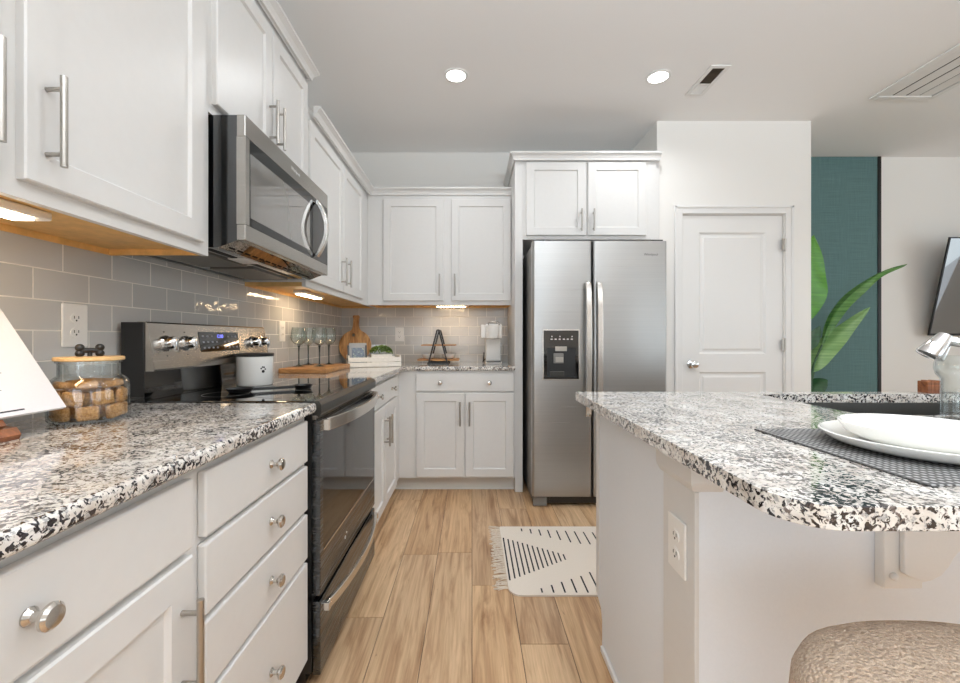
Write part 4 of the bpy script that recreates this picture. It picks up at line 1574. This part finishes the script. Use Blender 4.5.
# A-frame tiered stand
ax0, ay0 = 0.868, 3.33
st_ = thing('tiered_stand', 'two-tier stand with black A-frame and wooden shelves on back counter', 'stand', (ax0, 3.42, ZC))
for yy in (ay0, ay0 + 0.20):
    m = MB()
    for sg in (-1, 1):
        m.strip([(ax0 + sg * 0.074, yy, ZC + 0.004), (ax0 + sg * 0.006, yy, ZC + 0.270)], 0.012, 0.010, up=(0, 1, 0))
    m.box(ax0 - 0.085, ax0 + 0.085, yy - 0.006, yy + 0.006, ZC, ZC + 0.010)
    m.build('side_frame', 'black_metal', st_)
MB().cyl((ax0, ay0, ZC + 0.268), (ax0, ay0 + 0.2, ZC + 0.268), 0.006, n=12).build('top_bar', 'black_metal', st_)
MB().box(ax0 - 0.165, ax0 + 0.165, ay0 + 0.007, ay0 + 0.193, ZC + 0.022, ZC + 0.036, b=0.002).build('shelf', 'acacia', st_)
MB().box(ax0 - 0.135, ax0 + 0.140, ay0 + 0.007, ay0 + 0.193, ZC + 0.142, ZC + 0.152, b=0.002).build('shelf', 'acacia', st_)


def bowl(x, y, z, label):
    m = MB().lathe([(0, 0), (0.030, 0), (0.045, 0.012), (0.056, 0.040), (0.054, 0.040), (0.042, 0.015), (0.028, 0.004), (0, 0.004)], (x, y, z), n=32)
    return tag(m.build('bowl', 'ceramic', loc=(x, y, z), smooth=50), label, 'bowl', 'white bowls on the A-frame stand')


bowl(ax0 - 0.085, ay0 + 0.085, ZC + 0.0362, 'small white bowl on left of the A-frame stand shelf')
bowl(ax0 + 0.080, ay0 + 0.085, ZC + 0.0362, 'small white bowl on right of the A-frame stand shelf')

# coffee maker
cmx, cmy = 1.308, 3.30
cm = thing('coffee_maker', 'slim white single-serve coffee maker beside the fridge panel', 'coffee maker', (cmx, 3.4, ZC))
MB().box(cmx - 0.062, cmx + 0.062, 3.26, 3.56, ZC + 0.006, ZC + 0.018, b=0.003).box(cmx - 0.057, cmx + 0.057, 3.27, 3.55, ZC, ZC + 0.006).build('base', 'white_plastic', cm)
MB().box(cmx - 0.056, cmx + 0.056, 3.255, 3.2615, ZC + 0.016, ZC + 0.019).box(cmx - 0.055, cmx + 0.055, 3.262, 3.36, ZC + 0.0182, ZC + 0.0215, b=0.001).build('drip_tray', 'black', cm)
MB().box(cmx - 0.058, cmx + 0.058, 3.365, 3.55, ZC + 0.0183, ZC + 0.20, b=0.008).build('column', 'white_plastic', cm)
hd = MB().box(cmx - 0.065, cmx + 0.065, 3.275, 3.55, ZC + 0.2005, ZC + 0.315, b=0.012, seg=3).build('head', 'white_plastic', cm, smooth=40)
MB().lathe([(0, 0.200), (0.044, 0.200), (0.050, 0.206), (0.052, 0.245), (0.052, 0.300), (0.0, 0.300)], (cmx - 0.005, 3.292, ZC), n=28).build('brew_cup', 'white_plastic', cm, smooth=40)
MB().tube([(cmx - 0.04, 3.275, ZC + 0.305), (cmx - 0.045, 3.265, ZC + 0.322), (cmx - 0.02, 3.258, ZC + 0.334), (cmx + 0.02, 3.258, ZC + 0.334), (cmx + 0.045, 3.265, ZC + 0.322), (cmx + 0.04, 3.275, ZC + 0.305)], 0.005).build('lid_handle', 'chrome', hd, smooth=40)
MB().box(cmx - 0.100, cmx - 0.0655, 3.30, 3.42, ZC + 0.205, ZC + 0.310, b=0.006).build('water_tank', 'white_plastic', cm)
MB().tube([(cmx - 0.060, 3.50, ZC + 0.03), (cmx - 0.078, 3.46, ZC + 0.012), (cmx - 0.080, 3.40, ZC + 0.010), (cmx - 0.078, 3.36, ZC + 0.05), (cmx - 0.074, 3.40, ZC + 0.085)], 0.005).build('cord', 'black', cm, smooth=40)

# ------------------------------------------------------------------ things on and by the island
pm = MB().box(1.765, 2.20, 0.577, 0.934, ZC, ZC + 0.003, b=0.001)
tag(pm.build('placemat', 'placemat', loc=(1.98, 0.75, ZC)), 'grey woven placemat under the white plates on island', 'placemat')


def plate_(name, x, y, z, R_, hgt, label):
    p = [(0, 0), (R_ * 0.70, 0), (R_ * 0.78, 0.003), (R_ * 0.93, hgt * 0.50), (R_, hgt), (R_ + 0.0008, hgt + 0.0025), (R_ - 0.002, hgt + 0.0035), (R_ * 0.90, hgt * 0.50 + 0.005), (R_ * 0.74, 0.0075), (0, 0.006)]
    return tag(MB().lathe(p, (x, y, z), n=72).build(name, 'ceramic', loc=(x, y, z), smooth=50), label, 'plate')


plate_('dinner_plate', 1.955, 0.755, ZC + 0.0033, 0.150, 0.022, 'larger white dinner plate directly on the grey placemat')
plate_('salad_plate', 1.962, 0.762, ZC + 0.0135, 0.122, 0.029, 'smaller deeper white plate stacked on the dinner plate')

# faucet
fc = thing('faucet', 'chrome pull-out kitchen faucet head at right edge by the sink', 'faucet', (2.53, 1.055, ZC))
fx, fy = 2.57, 1.055
MB().lathe([(0, 0), (0.030, 0), (0.030, 0.008), (0.024, 0.014), (0.022, 0.125), (0.0, 0.125)], (fx, fy, ZC), n=28).build('base', 'mirror_chrome', fc, smooth=40)
MB().tube([(fx, fy, ZC + 0.12), (fx - 0.01, fy + 0.005, ZC + 0.145), (fx - 0.04, fy + 0.05, ZC + 0.168), (fx - 0.075, fy + 0.09, ZC + 0.188), (fx - 0.115, fy + 0.12, ZC + 0.200)], [0.018, 0.0165, 0.015, 0.014, 0.013], n=20).build('spout', 'mirror_chrome', fc, smooth=60)
hd0 = Vector((fx - 0.112, fy + 0.120, ZC + 0.204))
hd1 = Vector((fx - 0.142, fy + 0.130, ZC + 0.155))
dv_ = (hd1 - hd0)
m = MB()
m.lathe([(0, -0.012), (0.016, -0.010), (0.019, 0.0), (0.024, 0.018), (0.029, 0.042), (0.031, dv_.length), (0.025, dv_.length + 0.002), (0, dv_.length + 0.001)], hd0, dv_.normalized(), n=32)
m.build('spray_head', 'mirror_chrome', fc, smooth=40)
MB().tube([(fx + 0.02, fy, ZC + 0.09), (fx + 0.06, fy, ZC + 0.10), (fx + 0.10, fy, ZC + 0.12)], [0.009, 0.007, 0.006]).build('lever', 'mirror_chrome', fc, smooth=40)


def tumbler(x, y, hgt, r0, r1, label):
    p = [(0, 0), (r0, 0), (r0 + 0.001, 0.004), (r1, hgt), (r1 - 0.0022, hgt), (r0 - 0.0022, 0.012), (0, 0.011)]
    return tag(MB().lathe(p, (x, y, ZC), n=40).build('drinking_glass', 'glass', loc=(x, y, ZC), smooth=50), label, 'glass', 'clear glasses by the sink')


vz = thing('glass_decanter', 'clear glass vessel at right edge behind the plates, in front of the faucet', 'glass', (2.365, 1.055, ZC))
MB().lathe([(0, 0), (0.034, 0), (0.035, 0.004), (0.035, 0.100), (0.043, 0.112), (0.047, 0.128), (0.045, 0.146), (0.038, 0.160), (0.0355, 0.160), (0.0425, 0.145), (0.0445, 0.128), (0.041, 0.115), (0.0325, 0.101), (0.0325, 0.014), (0, 0.013)], (2.365, 1.055, ZC), n=36).build('vessel', 'glass', vz, smooth=60)

sp = MB()
for i in range(4):
    sp.box(2.818 + i * 0.013, 2.8305 + i * 0.013, 1.548, 1.585, ZC, ZC + 0.044 + 0.003 * (i % 2), b=0.0015)
tag(sp.build('wooden_block', 'walnut', loc=(2.83, 1.565, ZC)), 'small brown wooden block on the island behind the sink', 'block')

# stool
sx_, sy_ = 1.775, 0.425
sl = thing('counter_stool', 'beige boucle counter stool tucked under the island overhang', 'stool', (sx_, sy_, 0))
m = MB()
N = 56


def sq(a, rx, ry, e=2.6):
    c_, s_ = math.cos(a), math.sin(a)
    return (rx * math.copysign(abs(c_) ** (2 / e), c_), ry * math.copysign(abs(s_) ** (2 / e), s_))


prof = [(f_, z_ + 0.022) for f_, z_ in [(0.80, 0.545), (0.93, 0.550), (0.985, 0.570), (1.0, 0.605), (0.99, 0.636), (0.955, 0.657), (0.88, 0.672), (0.75, 0.680), (0.5, 0.684), (0.25, 0.685)]]
rings = [[m.bm.verts.new((sx_ + sq(2 * math.pi * i / N, 0.235 * f_, 0.235 * f_)[0], sy_ + sq(2 * math.pi * i / N, 0.235 * f_, 0.235 * f_)[1], z_)) for i in range(N)] for f_, z_ in prof]
for A, B in zip(rings, rings[1:]):
    for i in range(N):
        m.bm.faces.new((A[i], A[(i + 1) % N], B[(i + 1) % N], B[i]))
m.bm.faces.new(rings[0][::-1])
m.bm.faces.new(rings[-1])
m.build('seat', 'boucle', sl, smooth=60)
MB().box(sx_ - 0.17, sx_ + 0.17, sy_ - 0.17, sy_ + 0.17, 0.545, 0.5645).build('seat_frame', 'leg_wood', sl)
for a, b in ((-1, -1), (1, -1), (1, 1), (-1, 1)):
    MB().cyl((sx_ + a * 0.20, sy_ + b * 0.20, 0.0), (sx_ + a * 0.155, sy_ + b * 0.155, 0.5448), 0.014, 0.020, n=16).build('leg', 'leg_wood', sl, smooth=40)
for a, b in (((-1, -1), (1, -1)), ((1, -1), (1, 1)), ((1, 1), (-1, 1)), ((-1, 1), (-1, -1))):
    MB().cyl((sx_ + a[0] * 0.184, sy_ + a[1] * 0.184, 0.19), (sx_ + b[0] * 0.184, sy_ + b[1] * 0.184, 0.19), 0.009, n=12).build('footrest', 'leg_wood', sl, smooth=40)

# ------------------------------------------------------------------ rug
rgx0, rgx1, rgy0, rgy1 = 1.300, 2.42, 1.815, 2.475
rgo = thing('rug', 'cream rug with black dashes and fringe on the floor by island', 'rug', (1.85, 2.14, 0))
m = MB()
rr = 0.05
pl = arc(rgx0 + 0.055, rgy0 + 0.055, 0.055, 180, 270) + [(rgx1, rgy0), (rgx1, rgy1)] + arc(rgx0 + 0.01, rgy1 - 0.01, 0.01, 90, 180, 3)
m.prism(pl, 'z', 0.0006, 0.008)
m.mi = 1
zt = 0.0084


def dash(x, ya, yb, w=0.0075, sk_=0.0):
    v_ = [m.bm.verts.new(p) for p in ((x - w / 2, ya, zt), (x + w / 2, ya, zt), (x + w / 2 + sk_, yb, zt), (x - w / 2 + sk_, yb, zt))]
    v2 = [m.bm.verts.new((v.co.x, v.co.y, 0.0075)) for v in v_]
    fs_ = [m.bm.faces.new(v_), m.bm.faces.new(v2[::-1])] + [m.bm.faces.new((v2[i], v2[(i + 1) % 4], v_[(i + 1) % 4], v_[i])) for i in range(4)]
    for f_ in fs_:
        f_.material_index = 1


for i in range(13):
    x = 1.312 + i * 0.0245
    hh = 0.200 * (1 - i / 13.5)
    dash(x, 2.125 - hh, 2.135 + hh)
for i in range(20):
    x = 1.425 + i * 0.050
    kx = i if i < 10 else 20 - i
    dash(x, 2.448 - 0.006 * kx - min(0.145, 0.035 + 0.020 * kx), 2.448 - 0.006 * kx)
    dash(x + 0.02, 1.832 + max(0, (kx - 4)) * 0.025, 1.832 + max(0, (kx - 4)) * 0.025 + min(0.135, 0.032 + 0.024 * kx))
m.build('pile', ['rug', 'rug_line'], rgo)
m = MB()
for i in range(60):
    y = rgy0 + 0.05 + (rgy1 - rgy0 - 0.055) * i / 59
    for k_ in range(2):
        a = random.uniform(-0.5, 0.5)
        Lf = random.uniform(0.045, 0.072)
        p0 = (rgx0 + 0.002, y, 0.006)
        p1 = (rgx0 - Lf * 0.5, y + Lf * 0.5 * math.sin(a) + random.uniform(-.006, .006), 0.006)
        p2 = (rgx0 - Lf * math.cos(a), y + Lf * math.sin(a), 0.003)
        m.tube([p0, p1, p2], 0.0016, n=5)
m.build('fringe', 'fringe', rgo, kind='stuff')

# ------------------------------------------------------------------ television on the living room wall
tv = thing('television', 'black-framed glossy television tilted forward on the far right wall', 'television', (5.9, YR, 1.5))
tx0, tx1 = 5.110, 6.60
tilt = math.atan2(0.16, 0.80)
RT = Matrix.Rotation(tilt, 4, 'X')
pv = (5.8, 3.66, 1.140)
MB().box(tx0, tx1, 3.655, 3.668, 1.140, 1.975, b=0.003, rot=RT, pivot=pv).build('casing', 'black', tv)
MB().box(tx0 + 0.010, tx1 - 0.010, 3.6525, 3.6548, 1.160, 1.965, rot=RT, pivot=pv).build('screen', 'screen', tv)
MB().box(5.6, 6.1, 3.70, YR - 0.001, 1.45, 1.75).build('wall_bracket', 'black_metal', tv)

# ------------------------------------------------------------------ big leafy plant
plx, ply = 3.90, 3.42
S = 420 / ply
lp_ = thing('bird_of_paradise_plant', 'tall leafy green plant against the teal panel', 'plant', (plx, ply, 0))
MB().lathe([(0, 0), (0.12, 0), (0.15, 0.02), (0.165, 0.34), (0.155, 0.345), (0.145, 0.33), (0, 0.33)], (plx, ply, 0), n=36).build('planter', 'pot_grey', lp_, smooth=40)
MB().cyl((plx, ply, 0.331), (plx, ply, 0.334), 0.143, n=36).build('soil', 'soil', lp_)


def PX(x, y, Y=None):
    Y_ = Y or ply
    return Vector((CX + (x - 472) * Y_ / 420, Y_, H + (338 - y) * Y_ / 420))


def stem(pts, r0=0.010, r1=0.005):
    pts = [Vector(p) for p in pts]
    # smooth Catmull-Rom
    out = []
    for i in range(len(pts) - 1):
        p0, p1, p2, p3 = pts[max(i - 1, 0)], pts[i], pts[i + 1], pts[min(i + 2, len(pts) - 1)]
        for k_ in range(6):
            t_ = k_ / 6
            out.append(0.5 * ((2 * p1) + (-p0 + p2) * t_ + (2 * p0 - 5 * p1 + 4 * p2 - p3) * t_ ** 2 + (-p0 + 3 * p1 - 3 * p2 + p3) * t_ ** 3))
    out.append(pts[-1])
    return out


def leaf(pts, w, side, mat, fold=0.25, parent=None, peak=0.4):
    mid = stem(pts)
    n = len(mid) - 1
    side = Vector(side).normalized()
    m = MB()
    top, rows = [], []
    K = 4
    for layer in (0, 1):
        grid = []
        for i, p in enumerate(mid):
            f_ = i / n
            d_ = (mid[min(i + 1, n)] - mid[max(i - 1, 0)]).normalized()
            sd = (side - d_ * side.dot(d_)).normalized()
            nn = d_.cross(sd).normalized()
            ww = w * (math.sin(math.pi * min(1, max(0, f_)) ** (math.log(0.5) / math.log(peak)))) ** 1.0 + 0.0012
            row = []
            for j in range(-K, K + 1):
                u = j / K
                off = sd * (ww * u) + nn * (fold * ww * abs(u) + 0.006 * math.sin(f_ * 17 + j) * abs(u)) + nn * (-0.0015 * layer)
                row.append(m.bm.verts.new(p + off))
            grid.append(row)
        rows.append(grid)
    for g_ in rows:
        for A, B in zip(g_, g_[1:]):
            for j in range(2 * K):
                m.bm.faces.new((A[j], A[j + 1], B[j + 1], B[j]))
    a, b = rows
    for i in range(n):
        for j in (0, 2 * K):
            m.bm.faces.new((a[i][j], a[i + 1][j], b[i + 1][j], b[i][j]))
    for i in (0, n):
        for j in range(2 * K):
            m.bm.faces.new((a[i][j], a[i][j + 1], b[i][j + 1], b[i][j]))
    return m.build('leaf', mat, parent, smooth=50)


base = (plx, ply, 0.33)


def stalk(pts, r0=0.012, r1=0.006):
    p = stem(pts)
    n = len(p) - 1
    return MB().tube(p, [r0 + (r1 - r0) * i / n for i in range(n + 1)], n=10).build('stem', 'leaf_dark', lp_, smooth=60)


# upright broad leaf partly behind the pantry corner
a_ = PX(803, 322)
stalk([base, (plx - 0.01, ply, 0.8), a_])
leaf([a_, PX(807, 298), PX(810, 268), PX(814, 235)], 0.195, (1, 0.10, 0), 'leaf', 0.12, lp_, 0.45)
# long arching leaf
a_ = PX(822, 345)
stalk([base, PX(811, 395), PX(813, 368), a_], 0.012, 0.006)
leaf([a_, PX(832, 318), PX(850, 296), PX(876, 276, 3.36), PX(907, 264, 3.30)], 0.050, (0.10, -0.80, -0.55), 'leaf_mid', 0.5, lp_, 0.42)
# broad lower leaf
a_ = PX(814, 372)
stalk([base, PX(808, 400), a_])
leaf([a_, PX(822, 353), PX(843, 331), PX(870, 307, 3.36)], 0.078, (0.25, -0.6, -0.75), 'leaf_pale', 0.25, lp_, 0.42)
a_ = PX(808, 352)
leaf([a_, PX(810, 345), PX(815, 336), PX(820, 326)], 0.05, (0.8, -0.3, -0.5), 'leaf_dark', 0.2, lp_, 0.5)
stalk([base, PX(806, 390), a_])
a_ = PX(806, 392)
leaf([a_, PX(812, 388), PX(819, 384), PX(828, 380)], 0.075, (0.3, -0.6, -0.8), 'leaf_dark', 0.2, lp_, 0.5)
stalk([base, PX(806, 410), a_])

# ------------------------------------------------------------------ unseen uplighter added behind the camera to carry the ceiling fill
fl_ = thing('floor_lamp', 'tall uplighter floor lamp behind the camera, out of view', 'lamp', (1.9, -0.9, 0))
MB().lathe([(0, 0), (0.15, 0), (0.15, 0.012), (0.03, 0.03), (0, 0.03)], (1.9, -0.9, 0), n=40).build('base', 'nickel', fl_, smooth=40)
MB().cyl((1.9, -0.9, 0.029), (1.9, -0.9, 1.80), 0.014, n=20).build('pole', 'nickel', fl_, smooth=40)
MB().lathe([(0, 1.80), (0.10, 1.805), (0.20, 1.85), (0.27, 1.94), (0.262, 1.94), (0.194, 1.857), (0.098, 1.812), (0, 1.808)], (1.9, -0.9, 0), n=48).build('lamp_shade', 'white_plastic', fl_, smooth=60)
